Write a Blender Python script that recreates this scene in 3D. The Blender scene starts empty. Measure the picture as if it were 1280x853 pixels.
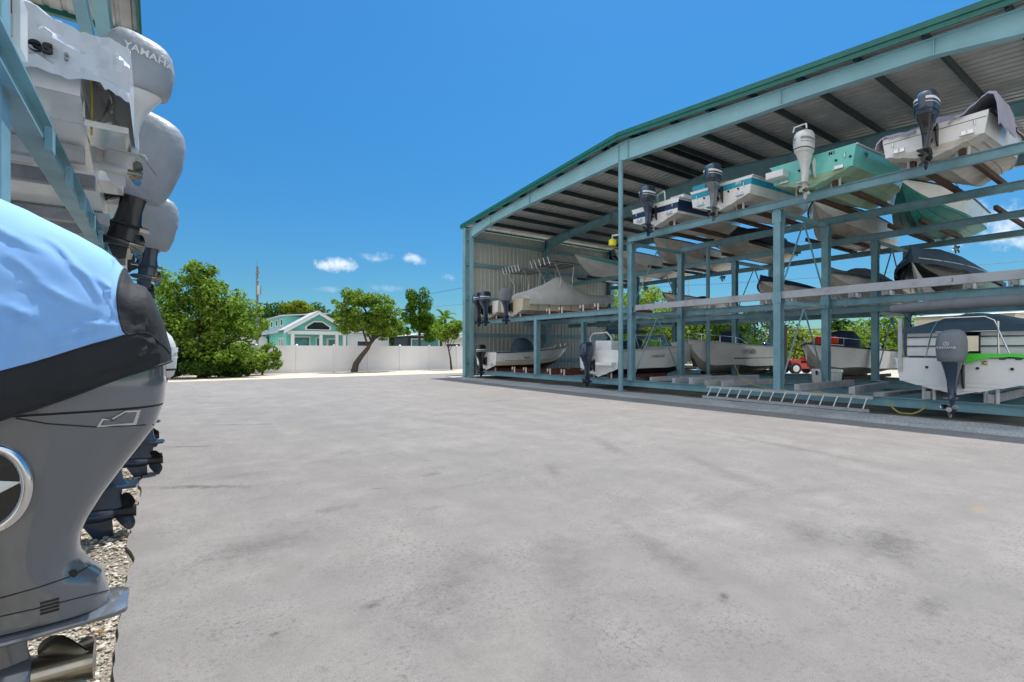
import bpy, bmesh, math, random
import numpy as np
from mathutils import Vector, Matrix, noise
R = math.radians
random.seed(7)
rng = np.random.default_rng(7)
scene = bpy.context.scene
col = scene.collection
# ------------------------------------------------------------------ camera
H, F, HOR, YAW = 1.6, 624.0, 437.0, R(35.2)
SW, CW = math.sin(YAW), math.cos(YAW)
def at(px, py, X=None, Y=None, Z=None, D=None):
    """world point seen at photo pixel (1280x853) on the plane X=, Y=, Z= or at depth D"""
    r = (px - 640) / F; v = (HOR - py) / F
    dx, dy, dz = SW + r * CW, CW - r * SW, v
    t = X / dx if X is not None else Y / dy if Y is not None else (Z - H) / dz if Z is not None else D
    return Vector((dx * t, dy * t, H + dz * t))
cd = bpy.data.cameras.new('camera'); cam = bpy.data.objects.new('camera', cd); col.objects.link(cam)
cam.location = (0, 0, H); cam.rotation_euler = (R(90), 0, -YAW)
cd.sensor_width = 36; cd.lens = F / 1280 * 36; cd.shift_y = (HOR - 426.5) / 1280
cd.clip_start = 0.05; cd.clip_end = 3000
scene.camera = cam
# ------------------------------------------------------------------ materials
def lin(r, g, b):
    f = lambda c: (c / 255 / 12.92) if c / 255 <= .04045 else ((c / 255 + .055) / 1.055) ** 2.4
    return (f(r), f(g), f(b))
def mat(name, c, rough=.5, metal=0., var=.15, scale=3., bump=0., bscale=40., spec=.5, coat=0., c2=None, lo=.35, hi=.7, trans=0., detail=6, dist=.02):
    m = bpy.data.materials.new(name); m.use_nodes = True
    nt = m.node_tree; n = nt.nodes; l = nt.links; b = n['Principled BSDF']
    tc = n.new('ShaderNodeTexCoord'); nz = n.new('ShaderNodeTexNoise')
    nz.inputs['Scale'].default_value = scale; nz.inputs['Detail'].default_value = detail; nz.inputs['Roughness'].default_value = .62
    l.new(tc.outputs['Object'], nz.inputs['Vector'])
    rp = n.new('ShaderNodeValToRGB'); rp.color_ramp.elements[0].position = lo; rp.color_ramp.elements[1].position = hi
    d = c2 if c2 else tuple(x * (1 - var) for x in c)
    rp.color_ramp.elements[0].color = (*d, 1); rp.color_ramp.elements[1].color = (*c, 1)
    l.new(nz.outputs['Fac'], rp.inputs['Fac']); l.new(rp.outputs['Color'], b.inputs['Base Color'])
    mr = n.new('ShaderNodeMapRange'); mr.inputs['To Min'].default_value = min(1, rough * 1.35); mr.inputs['To Max'].default_value = rough * .8
    l.new(nz.outputs['Fac'], mr.inputs['Value']); l.new(mr.outputs['Result'], b.inputs['Roughness'])
    b.inputs['Metallic'].default_value = metal; b.inputs['Specular IOR Level'].default_value = spec
    b.inputs['Coat Weight'].default_value = coat; b.inputs['Coat Roughness'].default_value = .08
    if bump:
        n2 = n.new('ShaderNodeTexNoise'); n2.inputs['Scale'].default_value = bscale; n2.inputs['Detail'].default_value = 5
        l.new(tc.outputs['Object'], n2.inputs['Vector'])
        bp = n.new('ShaderNodeBump'); bp.inputs['Strength'].default_value = bump; bp.inputs['Distance'].default_value = dist
        l.new(n2.outputs['Fac'], bp.inputs['Height']); l.new(bp.outputs['Normal'], b.inputs['Normal'])
    return m
M = {}
M['teal'] = mat('teal_paint', (.215, .41, .475), .42, var=.28, scale=2.2, bump=.05, bscale=25)
def rusty(m, amt=.55):
    n = m.node_tree.nodes; l = m.node_tree.links; b = n['Principled BSDF']; src = b.inputs['Base Color'].links[0].from_socket
    tc = n.new('ShaderNodeTexCoord'); z = n.new('ShaderNodeTexNoise'); z.inputs['Scale'].default_value = 3.7; z.inputs['Detail'].default_value = 9; z.inputs['Roughness'].default_value = .72
    mp = n.new('ShaderNodeMapping'); mp.inputs['Scale'].default_value = (1.6, 1.6, .7); l.new(tc.outputs['Object'], mp.inputs['Vector']); l.new(mp.outputs[0], z.inputs['Vector'])
    r = n.new('ShaderNodeValToRGB'); r.color_ramp.elements[0].position = .62; r.color_ramp.elements[1].position = .72; r.color_ramp.elements[0].color = (0, 0, 0, 1); r.color_ramp.elements[1].color = (amt,) * 3 + (1,)
    l.new(z.outputs['Fac'], r.inputs['Fac']); x = n.new('ShaderNodeMix'); x.data_type = 'RGBA'; l.new(r.outputs[0], x.inputs[0]); l.new(src, x.inputs[6]); x.inputs[7].default_value = (.12, .085, .06, 1); l.new(x.outputs[2], b.inputs['Base Color'])
rusty(M['teal'])
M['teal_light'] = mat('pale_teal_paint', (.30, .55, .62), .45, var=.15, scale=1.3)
M['green_trim'] = mat('dark_green_trim', (.012, .16, .125), .35, var=.25)
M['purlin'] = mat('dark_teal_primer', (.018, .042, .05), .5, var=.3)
M['panel'] = mat('beige_wall_sheet', (.55, .56, .50), .45, var=.15, scale=.8)
M['roof_under'] = mat('galvanised_roof', (.60, .60, .59), .42, metal=.25, var=.25, scale=1.5)
M['roof_top'] = mat('white_roof', (.62, .63, .62), .4, var=.1)
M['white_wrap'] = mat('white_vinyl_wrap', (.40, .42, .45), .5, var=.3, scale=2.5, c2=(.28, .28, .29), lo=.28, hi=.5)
M['carpet'] = mat('brown_bunk_carpet', (.13, .075, .05), .95, var=.4, scale=9, bump=.4, bscale=150)
M['carpet_red'] = mat('red_brown_bunk_carpet', (.26, .075, .05), .95, var=.4, scale=9, bump=.4, bscale=150)
M['carpet_grey'] = mat('grey_white_bunk_carpet', (.50, .51, .52), .9, var=.35, scale=5, bump=.4, bscale=150)
M['pvc'] = mat('white_pvc', (.68, .68, .66), .4, var=.15)
M['gel'] = mat('white_gelcoat', (.82, .81, .78), .2, var=.1, scale=2.2, c2=(.70, .67, .61), lo=.25, hi=.55, coat=.3)
M['gel_clean'] = mat('clean_white_gelcoat', (.84, .84, .83), .18, var=.08, coat=.4)
M['cream'] = mat('cream_gelcoat', (.66, .58, .42), .25, var=.15, coat=.3)
M['bottom'] = mat('weathered_hull_bottom', (.64, .60, .54), .4, var=.35, scale=1.6, c2=(.42, .36, .28), lo=.3, hi=.62)
M['mint'] = mat('mint_gelcoat', (.16, .60, .52), .2, var=.12, coat=.4)
M['mint_bottom'] = mat('stained_mint_bottom', (.26, .52, .40), .4, c2=(.33, .36, .16), lo=.35, hi=.65)
M['navy'] = mat('navy_gelcoat', (.012, .03, .085), .2, var=.2, coat=.4)
M['aqua'] = mat('aqua_stripe', (.02, .34, .46), .25, var=.12, coat=.3)
M['green_bottom'] = mat('green_antifoul', (.03, .26, .22), .45, var=.25)
M['blue_bottom'] = mat('navy_antifoul', (.01, .035, .11), .5, var=.3)
M['red_bottom'] = mat('red_brown_antifoul', (.17, .04, .03), .55, var=.3)
M['deck'] = mat('white_deck', (.62, .61, .58), .5, var=.15)
M['rub'] = mat('black_rubber', (.012, .012, .013), .5, var=.3)
M['rub_white'] = mat('white_rubber', (.6, .6, .58), .45)
M['steel'] = mat('polished_steel', (.72, .72, .72), .14, metal=1, var=.1)
M['alu'] = mat('dull_aluminium', (.58, .59, .60), .36, metal=.85, var=.2, scale=6)
M['alu_white'] = mat('white_coated_pipe', (.7, .7, .7), .3)
M['eng_navy'] = mat('navy_motor_paint', (.022, .045, .085), .22, var=.2, coat=.5)
M['eng_grey'] = mat('grey_blue_motor_paint', (.175, .187, .205), .12, metal=.4, var=.1, scale=1.5, coat=.7)
M['eng_black'] = mat('black_motor_paint', (.010, .011, .013), .25, var=.2, coat=.4)
M['eng_white'] = mat('white_motor_paint', (.66, .66, .64), .25, var=.1, coat=.4)
M['mech'] = mat('dark_mechanics', (.05, .05, .055), .4, metal=.6, var=.5, scale=12)
M['prop'] = mat('bronze_steel_prop', (.44, .41, .34), .2, metal=1, var=.25, scale=7)
M['prop_dark'] = mat('dark_prop', (.05, .05, .05), .3, metal=.6)
M['decal'] = mat('white_decal', (.75, .75, .75), .4)
M['decal_red'] = mat('red_decal', (.55, .02, .02), .4)
M['black_ink'] = mat('black_lettering', (.012, .012, .014), .5)
M['grey_ink'] = mat('grey_lettering', (.25, .26, .28), .5)
M['teal_ink'] = mat('teal_lettering', (.03, .28, .34), .5)
def cloth(name, c, var=.2, rough=.75, bump=.5, sheen=.0, bs=5.5, dist=.05):
    m = mat(name, c, rough, var=var, scale=1.6, bump=bump, bscale=bs, dist=dist)
    b = m.node_tree.nodes['Principled BSDF']
    b.inputs['Sheen Weight'].default_value = sheen
    return m
M['c_blue'] = cloth('light_blue_canvas', (.20, .43, .83), .08, .8, .25, bs=420, dist=.002)
_n = M['c_blue'].node_tree.nodes; _r = [q for q in _n if q.type == 'VALTORGB'][0]; _r.color_ramp.elements[0].color = (.27, .50, .86, 1); _r.color_ramp.elements[0].position = .42; _r.color_ramp.elements[1].position = .62
M['c_black'] = cloth('black_canvas', (.018, .020, .023), .3, .7, .35)
M['c_grey'] = cloth('grey_canvas', (.20, .215, .24), .2, .7, .3)
M['c_silver'] = cloth('silver_canvas', (.29, .32, .36), .15, .4, .35, bs=8)
M['c_light'] = cloth('pale_grey_canvas', (.62, .61, .59), .2, .75, .25)
M['c_navy'] = cloth('navy_canvas', (.018, .035, .09), .25, .8, .3)
M['c_slate'] = cloth('slate_blue_canvas', (.055, .10, .15), .25, .8, .3)
M['c_lav'] = cloth('lavender_canvas', (.42, .40, .50), .2, .85, .5)
M['c_green'] = cloth('lime_towel', (.10, .66, .06), .15, .9, .3)
M['c_tarp'] = cloth('bright_blue_tarp', (.05, .33, .72), .15, .5, .4)
M['wrap'] = cloth('white_shrink_wrap', (.66, .69, .73), .1, .16, .35, bs=9, dist=.03)
M['rod'] = mat('pale_fibreglass', (.65, .65, .62), .4)
M['yellow'] = mat('yellow_plastic', (.80, .72, .02), .35, var=.05)
M['rope_y'] = mat('yellow_rope', (.45, .38, .06), .8)
M['rope_w'] = mat('pale_rope', (.5, .48, .42), .8)
M['red'] = mat('red_truck_paint', (.55, .018, .012), .3, coat=.4)
M['orange'] = mat('orange_red_fabric', (.75, .045, .015), .7)
M['tyre'] = mat('rubber_tyre', (.02, .02, .02), .8)
M['black_iron'] = mat('black_iron', (.02, .02, .022), .5)
M['wood'] = mat('weathered_wood', (.30, .22, .15), .8, var=.4, scale=8)
M['red_wood'] = mat('red_brown_wood', (.28, .09, .045), .7, var=.4, scale=8)
M['pole'] = mat('grey_utility_wood', (.25, .25, .24), .85, var=.35, scale=6)
M['bark'] = mat('brown_bark', (.10, .075, .055), .9, var=.5, scale=7, bump=.8, bscale=18)
M['fence'] = mat('white_vinyl_fence', (.80, .79, .80), .4, var=.05, scale=1.)
M['mint_wall'] = mat('mint_siding', (.17, .58, .50), .6, var=.06)
M['white_trim'] = mat('white_trim', (.76, .76, .75), .5, var=.05)
M['metal_roof'] = mat('pale_metal_roof', (.55, .56, .58), .4, metal=.2, var=.1)
M['cream_wall'] = mat('cream_wall', (.62, .58, .45), .6, var=.08)
M['rv'] = mat('white_rv_skin', (.74, .74, .73), .35, var=.06)
def glass(name, c, rough=.05):
    return mat(name, c, rough, var=.2, spec=.8)
M['glass'] = glass('dark_window_glass', (.02, .035, .04))
M['glass_teal'] = glass('teal_window_glass', (.08, .26, .27))
wm = bpy.data.materials.new('tinted_windscreen'); wm.use_nodes = True
_b = wm.node_tree.nodes['Principled BSDF']; _b.inputs['Base Color'].default_value = (.25, .42, .44, 1)
_b.inputs['Transmission Weight'].default_value = .8; _b.inputs['Roughness'].default_value = .03; _b.inputs['IOR'].default_value = 1.1
M['screen'] = wm
def leafmat(name, cs, tl=.48):
    m = bpy.data.materials.new(name); m.use_nodes = True
    n = m.node_tree.nodes; l = m.node_tree.links; b = n['Principled BSDF']; out = n['Material Output']
    g = n.new('ShaderNodeNewGeometry'); rp = n.new('ShaderNodeValToRGB')
    e = rp.color_ramp.elements
    e[0].color = (*cs[0], 1); e[1].color = (*cs[-1], 1)
    for i, c in enumerate(cs[1:-1]): x = e.new((i + 1) / (len(cs) - 1)); x.color = (*c, 1)
    l.new(g.outputs['Random Per Island'], rp.inputs['Fac'])
    l.new(rp.outputs['Color'], b.inputs['Base Color']); b.inputs['Roughness'].default_value = .6; b.inputs['Specular IOR Level'].default_value = .03
    t = n.new('ShaderNodeBsdfTranslucent'); l.new(rp.outputs['Color'], t.inputs['Color'])
    mx = n.new('ShaderNodeMixShader'); mx.inputs['Fac'].default_value = tl
    l.new(b.outputs[0], mx.inputs[1]); l.new(t.outputs[0], mx.inputs[2]); l.new(mx.outputs[0], out.inputs['Surface'])
    return m
M['leaf'] = leafmat('bright_leaves', [(.05, .125, .014), (.15, .285, .028), (.34, .44, .08), (.10, .20, .025)])
M['leaf_dark'] = leafmat('dark_leaves', [(.03, .075, .018), (.055, .12, .025), (.09, .16, .03)])
M['leaf_yellow'] = leafmat('yellow_green_leaves', [(.12, .20, .018), (.32, .38, .05), (.20, .28, .03)])
M['leaf_mid'] = leafmat('mid_leaves', [(.045, .11, .014), (.10, .20, .02), (.15, .26, .025)])
# ------------------------------------------------------------------ mesh helper
class MB:
    def __init__(s): s.v = []; s.f = []; s.m = []; s.sm = []
    def add(s, v, f, mi=0, smooth=False):
        o = len(s.v); s.v += [tuple(p) for p in v]
        for i, q in enumerate(f):
            s.f.append(tuple(o + k for k in q)); s.m.append(mi[i] if isinstance(mi, list) else mi); s.sm.append(smooth)
        return s
    def bx(s, x0, x1, y0, y1, z0, z1, mi=0):
        v = [(x, y, z) for x in (x0, x1) for y in (y0, y1) for z in (z0, z1)]
        return s.add(v, [(0, 1, 3, 2), (4, 6, 7, 5), (0, 4, 5, 1), (2, 3, 7, 6), (0, 2, 6, 4), (1, 5, 7, 3)], mi)
    def bar(s, p0, p1, w, h, mi=0, up=(0, 0, 1), ow=0, oh=0):
        p0, p1 = Vector(p0), Vector(p1); d = (p1 - p0).normalized(); u = Vector(up)
        if abs(d.dot(u)) > .999: u = Vector((1, 0, 0))
        a = d.cross(u).normalized(); u = a.cross(d).normalized()
        v = [p + a * (ow + i * w / 2) + u * (oh + j * h / 2) for p in (p0, p1) for i, j in ((-1, -1), (1, -1), (1, 1), (-1, 1))]
        return s.add(v, [(0, 1, 2, 3), (7, 6, 5, 4), (0, 4, 5, 1), (1, 5, 6, 2), (2, 6, 7, 3), (3, 7, 4, 0)], mi)
    def ibeam(s, p0, p1, d, b, up, tf=.016, tw=.012, mi=0):
        s.bar(p0, p1, b, tf, mi, up, oh=d / 2 - tf / 2); s.bar(p0, p1, b, tf, mi, up, oh=-d / 2 + tf / 2)
        return s.bar(p0, p1, tw, d - 2 * tf - .002, mi, up)
    def tube(s, pts, r, n=8, mi=0, cap=True, closed=False):
        pts = [Vector(p) for p in pts]; k = len(pts); rr = r if isinstance(r, (list, tuple)) else [r] * k
        rings = []; ref = None
        for i, p in enumerate(pts):
            if closed: d = pts[(i + 1) % k] - pts[i - 1]
            else: d = pts[min(i + 1, k - 1)] - pts[max(i - 1, 0)]
            d.normalize()
            if ref is None: ref = Vector((0, 0, 1)) if abs(d.z) < .9 else Vector((1, 0, 0))
            a = (ref - d * ref.dot(d)).normalized(); b = d.cross(a); ref = a
            rings.append([p + (a * math.cos(t) + b * math.sin(t)) * rr[i] for t in [2 * math.pi * j / n for j in range(n)]])
        if closed: rings.append(rings[0])
        return s.loft(rings, cap and not closed, cap and not closed, mi=mi)
    def loft(s, rings, c0=True, c1=True, mi=0, smooth=True, wrap=True):
        n = len(rings[0]); v = [p for r in rings for p in r]; f = []; ms = []
        for i in range(len(rings) - 1):
            for j in range(n if wrap else n - 1):
                k = (j + 1) % n
                f.append((i * n + j, i * n + k, (i + 1) * n + k, (i + 1) * n + j)); ms.append(mi(i, j) if callable(mi) else mi)
        s.add(v, f, ms, smooth)
        o = len(s.v) - len(v); m0 = mi(0, 0) if callable(mi) else mi; m1 = mi(len(rings) - 2, 0) if callable(mi) else mi
        if c0: s.f.append(tuple(o + j for j in range(n))[::-1]); s.m.append(m0); s.sm.append(smooth)
        if c1: s.f.append(tuple(o + (len(rings) - 1) * n + j for j in range(n))); s.m.append(m1); s.sm.append(smooth)
        return s
    def prism(s, poly, fn, t0, t1, mi=0):
        """2D polygon extruded: fn(u, v, t) -> 3D"""
        n = len(poly); v = [fn(u, w, t) for t in (t0, t1) for u, w in poly]
        f = [tuple(range(n)), tuple(range(2 * n - 1, n - 1, -1))] + [(i, (i + 1) % n, n + (i + 1) % n, n + i) for i in range(n)]
        return s.add(v, f, mi)
    def build(s, name, mats, parent=None, X=None, sharp=35, jitter=0):
        me = bpy.data.meshes.new(name)
        v = s.v if X is None else [tuple(X @ Vector(p)) for p in s.v]
        me.from_pydata(v, [], s.f)
        for mm in (mats if isinstance(mats, (list, tuple)) else [mats]): me.materials.append(mm)
        me.polygons.foreach_set('material_index', s.m); me.polygons.foreach_set('use_smooth', s.sm)
        bm = bmesh.new(); bm.from_mesh(me); bmesh.ops.recalc_face_normals(bm, faces=bm.faces); bm.to_mesh(me); bm.free()
        if any(s.sm): me.set_sharp_from_angle(angle=R(sharp))
        o = bpy.data.objects.new(name, me); col.objects.link(o)
        if parent: o.parent = parent
        return o
def tag(o, label, cat, group=None, kind=None):
    if label: o['label'] = label
    if cat: o['category'] = cat
    if group: o['group'] = group
    if kind: o['kind'] = kind
    return o
def thing(name, label, cat, loc=(0, 0, 0), rz=0, group=None):
    o = bpy.data.objects.new(name, None); col.objects.link(o); o.empty_display_size = .2
    o.location = loc; o.rotation_euler = (0, 0, rz)
    return tag(o, label, cat, group)
def copy_thing(o, loc, rz, label):
    r = o.copy(); col.objects.link(r); r.location = loc; r.rotation_euler = (0, 0, rz); r['label'] = label
    for ch in list(o.children):
        c = ch.copy(); col.objects.link(c); c.parent = r
        for g in list(ch.children):
            d = g.copy(); col.objects.link(d); d.parent = c
    return r
def struct(o): o['kind'] = 'structure'; return o
def lettering(body, size, X, m, parent, depth=.002, name='lettering', spacing=1., shear=0, bold=0):
    cu = bpy.data.curves.new('lettering', 'FONT'); cu.body = body; cu.size = size; cu.extrude = depth
    cu.align_x = 'CENTER'; cu.align_y = 'CENTER'; cu.space_character = spacing; cu.shear = shear; cu.offset = bold
    t = bpy.data.objects.new('lettering', cu); col.objects.link(t)
    me = bpy.data.meshes.new_from_object(t); bpy.data.objects.remove(t); bpy.data.curves.remove(cu)
    me.name = name; me.transform(X); me.materials.clear(); me.materials.append(m)
    o = bpy.data.objects.new(name, me); col.objects.link(o)
    if parent: o.parent = parent
    return o
def frame_matrix(o, xdir, ydir):
    x = Vector(xdir).normalized(); y = Vector(ydir).normalized(); z = x.cross(y)
    return Matrix(((x.x, y.x, z.x, o[0]), (x.y, y.y, z.y, o[1]), (x.z, y.z, z.z, o[2]), (0, 0, 0, 1)))
def sell(cx, cy, z, a, b, n=24, p=2.6, axis='z'):
    out = []
    for i in range(n):
        t = 2 * math.pi * i / n; c, s_ = math.cos(t), math.sin(t)
        out.append((cx + a * math.copysign(abs(c) ** (2 / p), c), cy + b * math.copysign(abs(s_) ** (2 / p), s_), z))
    return out
# ------------------------------------------------------------------ outboard motor
def propeller(mb, x, z, r, hub, length, mi=0, nb=3, rot=.3):
    mb.tube([(x, 0, z), (x - length * .8, 0, z), (x - length, 0, z)], [hub, hub * 1.02, hub * 1.14], 16, mi)
    for k in range(nb):
        a0 = rot + 2 * math.pi * k / nb; g = []
        for i in range(7):
            q = i / 6; rad = hub * .8 + (r - hub * .8) * q
            wd = math.sin(math.pi * min(1, .28 + q * .62)) * 1.0 * (1 if q < .9 else .72)
            row = []
            for j in range(6):
                w = (j / 5 - .5) * wd; a = a0 + w * .95 + q * .25
                xx = x - length * .42 - w * length * .85 - .03 * q
                row.append((xx, rad * math.sin(a), z + rad * math.cos(a)))
            g.append(row)
        for sgn in (0, .006):
            gg = [[(p[0] - sgn, p[1], p[2]) for p in row] for row in g]
            mb.loft(gg, False, False, mi, True, wrap=False)
def outboard(parent, zk=0., s=1., tilt=0, cowl='eng_navy', leg='eng_navy', cover=None, decal=True, y=0., text=None, prop='prop_dark', handle=None, text_mat='decal', rot=.3, stripes='decal', low=False):
    """motor hung on a transom at local x=0; z=0 of the motor (its anti-ventilation plate) at zk"""
    piv = Vector((-.05, 0, .62))
    X = Matrix.Translation((0, y, zk)) @ Matrix.Scale(s, 4) @ Matrix.Translation(piv) @ Matrix.Rotation(R(tilt), 4, 'Y') @ Matrix.Translation(-piv)
    m = MB()
    ring = [(.82, -.38, .29, .165), (.72, -.37, .24, .15), (.55, -.35, .165, .115), (.38, -.34, .135, .085), (.2, -.34, .125, .07), (.06, -.345, .14, .055), (.012, -.35, .17, .05)]
    m.loft([sell(cx, 0, z, a, b, 20, 2.8) for z, cx, a, b in ring], True, True)
    m.prism([(-.05, .035), (-.2, .08), (-.48, .13), (-.57, .12), (-.59, 0), (-.57, -.12), (-.48, -.13), (-.2, -.08), (-.05, -.035)], lambda u, w, t: (u, w, t), -.006, .012)
    m.loft([sell(-.33, 0, z, a, .03, 16, 2.2) for z, a in ((-.004, .15), (-.1, .14), (-.19, .15))], True, True)
    m.tube([(-.06, 0, -.22), (-.11, 0, -.22), (-.2, 0, -.22), (-.34, 0, -.22), (-.42, 0, -.22)], [.012, .04, .058, .06, .05], 14)
    m.prism([(-.2, -.25), (-.41, -.25), (-.42, -.4), (-.36, -.43), (-.29, -.40)], lambda u, w, t: (u, t, w), -.009, .009)
    b = MB()
    for sy in (-1, 1):
        b.prism([(0.02, .2), (.02, .66), (-.07, .72), (-.16, .6), (-.12, .3), (-.03, .2)], lambda u, w, t: (u, t, w), sy * .10, sy * .125, 0)
    b.bar((-.08, -.1, .6), (-.08, .1, .6), .07, .07); b.bar((-.1, 0, .3), (-.22, 0, .38), .09, .09)
    b.tube([(-.10, .06, .25), (-.2, .05, .52)], .02, 8)
    base = m.build('outboard_motor', M[leg], parent, X)
    b.build('mounting_bracket', M['mech' if leg != 'eng_white' else 'eng_white'], base, X)
    g = .022 if cover else 0
    rings = [(.775, .245, .15), (.80, .285, .185), (.90, .315, .205), (1.05, .33, .215), (1.20, .325, .21), (1.31, .295, .19), (1.375, .24, .155), (1.41, .15, .10), (1.422, .05, .035)]
    if low: rings = [(.36, .20, .12), (.42, .235, .145), (.58, .285, .18)] + [(.775, .315, .205), (.9, .335, .222)] + rings[3:]
    def rr(z, a, b_):
        t = max(0, (z - 1.0) / .42); pts = sell(-.39 + .03 * t, 0, z, a + g, b_ + g, 28, 2.7)
        out = []
        for (x, yy, zz) in pts:
            q = (x + .39) / .34
            zz2 = zz + (0.05 * q * t if t > 0 else 0)
            if cover:
                d = noise.noise(Vector((x * 7, yy * 9, zz * 5 + s * 13))) * .016 + (.022 * abs(noise.noise(Vector((x * 6 + zz * 5, yy * 6, zz * 13)))) if low else 0)
                x += d; yy += d * (1 if yy > 0 else -1)
            out.append((x, yy, zz2 + (g if t > 0 else 0)))
        return out
    c = MB(); c.loft([rr(*q) for q in rings], True, True)
    cw = c.build('motor_cover' if cover else 'cowling', M[cover] if cover else M[cowl], base, X, sharp=50)
    if not cover:
        t = MB()
        t.loft([sell(-.39, 0, z, a, b_, 28, 2.7) for z, a, b_ in ((.868, .309, .201), (.874, .3135, .2055), (.886, .317, .208), (.892, .3135, .2055))], False, False)
        t.build('cowl_seam', M['rub'], base, X)
        if decal:
            q = MB()
            for z0, z1, x0, x1 in ((1.09, 1.15, -.66, -.16), (1.02, 1.035, -.62, -.2)):
                for sy in (-1, 1):
                    pts = [(-.39 + .336 * math.copysign(abs(math.cos(tt)) ** (2 / 2.7), math.cos(tt)), sy * .2185 * abs(math.sin(tt)) ** (2 / 2.7)) for tt in np.linspace(R(35), R(168), 14)]
                    q.loft([[(x, yy, z0) for x, yy in pts], [(x, yy, z1) for x, yy in pts]], False, False, 0, True, wrap=False)
            q.build('stripe', M[stripes], base, X)
    if text:
        lt_ = lettering(text, .072, X @ frame_matrix((-.765, 0, 1.07), (0, -1, 0), (0, 0, 1)), M[text_mat], base, .012, spacing=1.12)
        if cover:
            e = MB(); e.tube([(-.765, .045 * math.cos(t), 1.155 + .036 * math.sin(t)) for t in np.linspace(0, 2 * math.pi, 24)[:-1]], .004, 6, closed=True)
            for a in (90, 210, 330): e.bar((-.765, 0, 1.155), (-.765, .04 * math.cos(R(a)), 1.155 + .032 * math.sin(R(a))), .006, .006)
            e.build('round_emblem', M[text_mat], base, X)
    p = MB(); propeller(p, -.42, -.22, .165, .045, .15, rot=rot)
    p.build('propeller', M[prop], base, X)
    return base
def side_text(body, base, X, xc, zc, size, m, slope=0, side=1):
    """lettering wrapped round the side of a motor cover (motor-local coordinates)"""
    o = lettering(body, size, Matrix.Identity(4), M[m], base, .0, spacing=1.08, bold=.003); bm = bmesh.new(); bm.from_mesh(o.data)
    bmesh.ops.triangulate(bm, faces=bm.faces); bmesh.ops.subdivide_edges(bm, edges=[e for e in bm.edges if e.calc_length() > .02], cuts=2)
    for v in bm.verts:
        x = xc - v.co.x * side; z = zc + v.co.y - slope * v.co.x; q = min(1, abs((x + .39) / .358))
        v.co = X @ Vector((x, side * (.240 * (1 - q ** 2.7) ** (1 / 2.7) + .012), z))
    bm.to_mesh(o.data); bm.free(); return o
# ------------------------------------------------------------------ boat
class Hull:
    def __init__(s, L, B, D, rise=.4, dead=18, full=2.4, entry=.55, flare=.0, chine=.88):
        s.L, s.B, s.D, s.rise, s.dead, s.full, s.entry, s.flare, s.ch = L, B, D, rise, dead, full, entry, flare, chine
    def b(s, t): return max(.02, s.B / 2 * (.94 + .06 * min(1, t / .3)) * (1 - max(0, (t - .38) / .62) ** s.full))
    def zs(s, t): return s.D + s.rise * t ** 1.9
    def k(s, t): return (s.zs(1) - .06) * max(0, (t - s.entry) / (1 - s.entry)) ** 2.5
    def x(s, t): return s.L * t
    def section(s, t):
        b, zs, k = s.b(t), s.zs(t), s.k(t)
        q = max(0, (t - .45) / .55)
        c = b * (s.ch - .30 * q ** 1.4) if t < .995 else b * .3
        zc = min(k + c * math.tan(R(s.dead + 26 * q)), k + (zs - k) * .66)
        P = [(0, k), (c * .33, k + (zc - k) * .33), (c * .36, k + (zc - k) * .31), (c * .68, k + (zc - k) * .68), (c * .71, k + (zc - k) * .66), (c, zc), (c + .045 * (1 - q), zc - .004)]
        c2 = c + .045 * (1 - q)
        for u in (.14, .3, .5, .68, .84, 1):
            P.append((c2 + (b - c2) * (u ** (1 + 1.3 * q + s.flare)), zc + (zs - zc) * u))
        return P
def boat_hull(root, h, mats, bands, transom=None, deck='deck', rub='rub', foredeck=.74, inner=.16, floor=.55, well=True):
    """mats: materials; bands: 12 band materials keel->sheer"""
    N = 30; ts = [1 - (1 - i / N) ** 1.25 for i in range(N + 1)]
    m = MB(); secs = [h.section(t) for t in ts]; n = len(secs[0])
    for sy in (1, -1):
        m.loft([[(h.x(t) + .16 * t * t * (z - h.k(t)), sy * y, z) for y, z in sc] for t, sc in zip(ts, secs)], False, False, lambda i, j: bands[j], True, wrap=False)
    sc = secs[0]
    for j in range(n - 1):
        (y0, z0), (y1, z1) = sc[j], sc[j + 1]
        tb = (transom or bands)[j]
        m.add([(0, -y0, z0), (0, y0, z0), (0, y1, z1), (0, -y1, z1)], [(0, 1, 2, 3)], tb)
    hull = m.build('hull', [M[x] for x in mats], root, sharp=30)
    d = MB(); rings = []
    xs = lambda t: h.x(t) + .16 * t * t * (h.zs(t) - h.k(t))
    for t in ts:
        b, zs = h.b(t), h.zs(t); i = max(.004, b - inner)
        if t < .05 and well: zf = zs - .16
        elif t > foredeck: zf = zs + .05 * (1 - (t - foredeck) / (1 - foredeck)) + .015
        else: zf = max(h.k(t) + .22, zs - floor)
        zi = zs + .012
        rings.append([(xs(t), b, zs), (xs(t), b - .02, zi), (xs(t), i, zi), (xs(t), i * .97, zf), (xs(t), -i * .97, zf), (xs(t), -i, zi), (xs(t), -b + .02, zi), (xs(t), -b, zs)])
    d.loft(rings, False, False, 0, True, wrap=False)
    d.build('deck', M[deck], root, sharp=30)
    r = MB()
    for sy in (1, -1): r.tube([(xs(t), sy * (h.b(t) + .012), h.zs(t) - .015) for t in ts], .026, 6)
    r.build('rub_rail', M[rub], root)
    return hull
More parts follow.
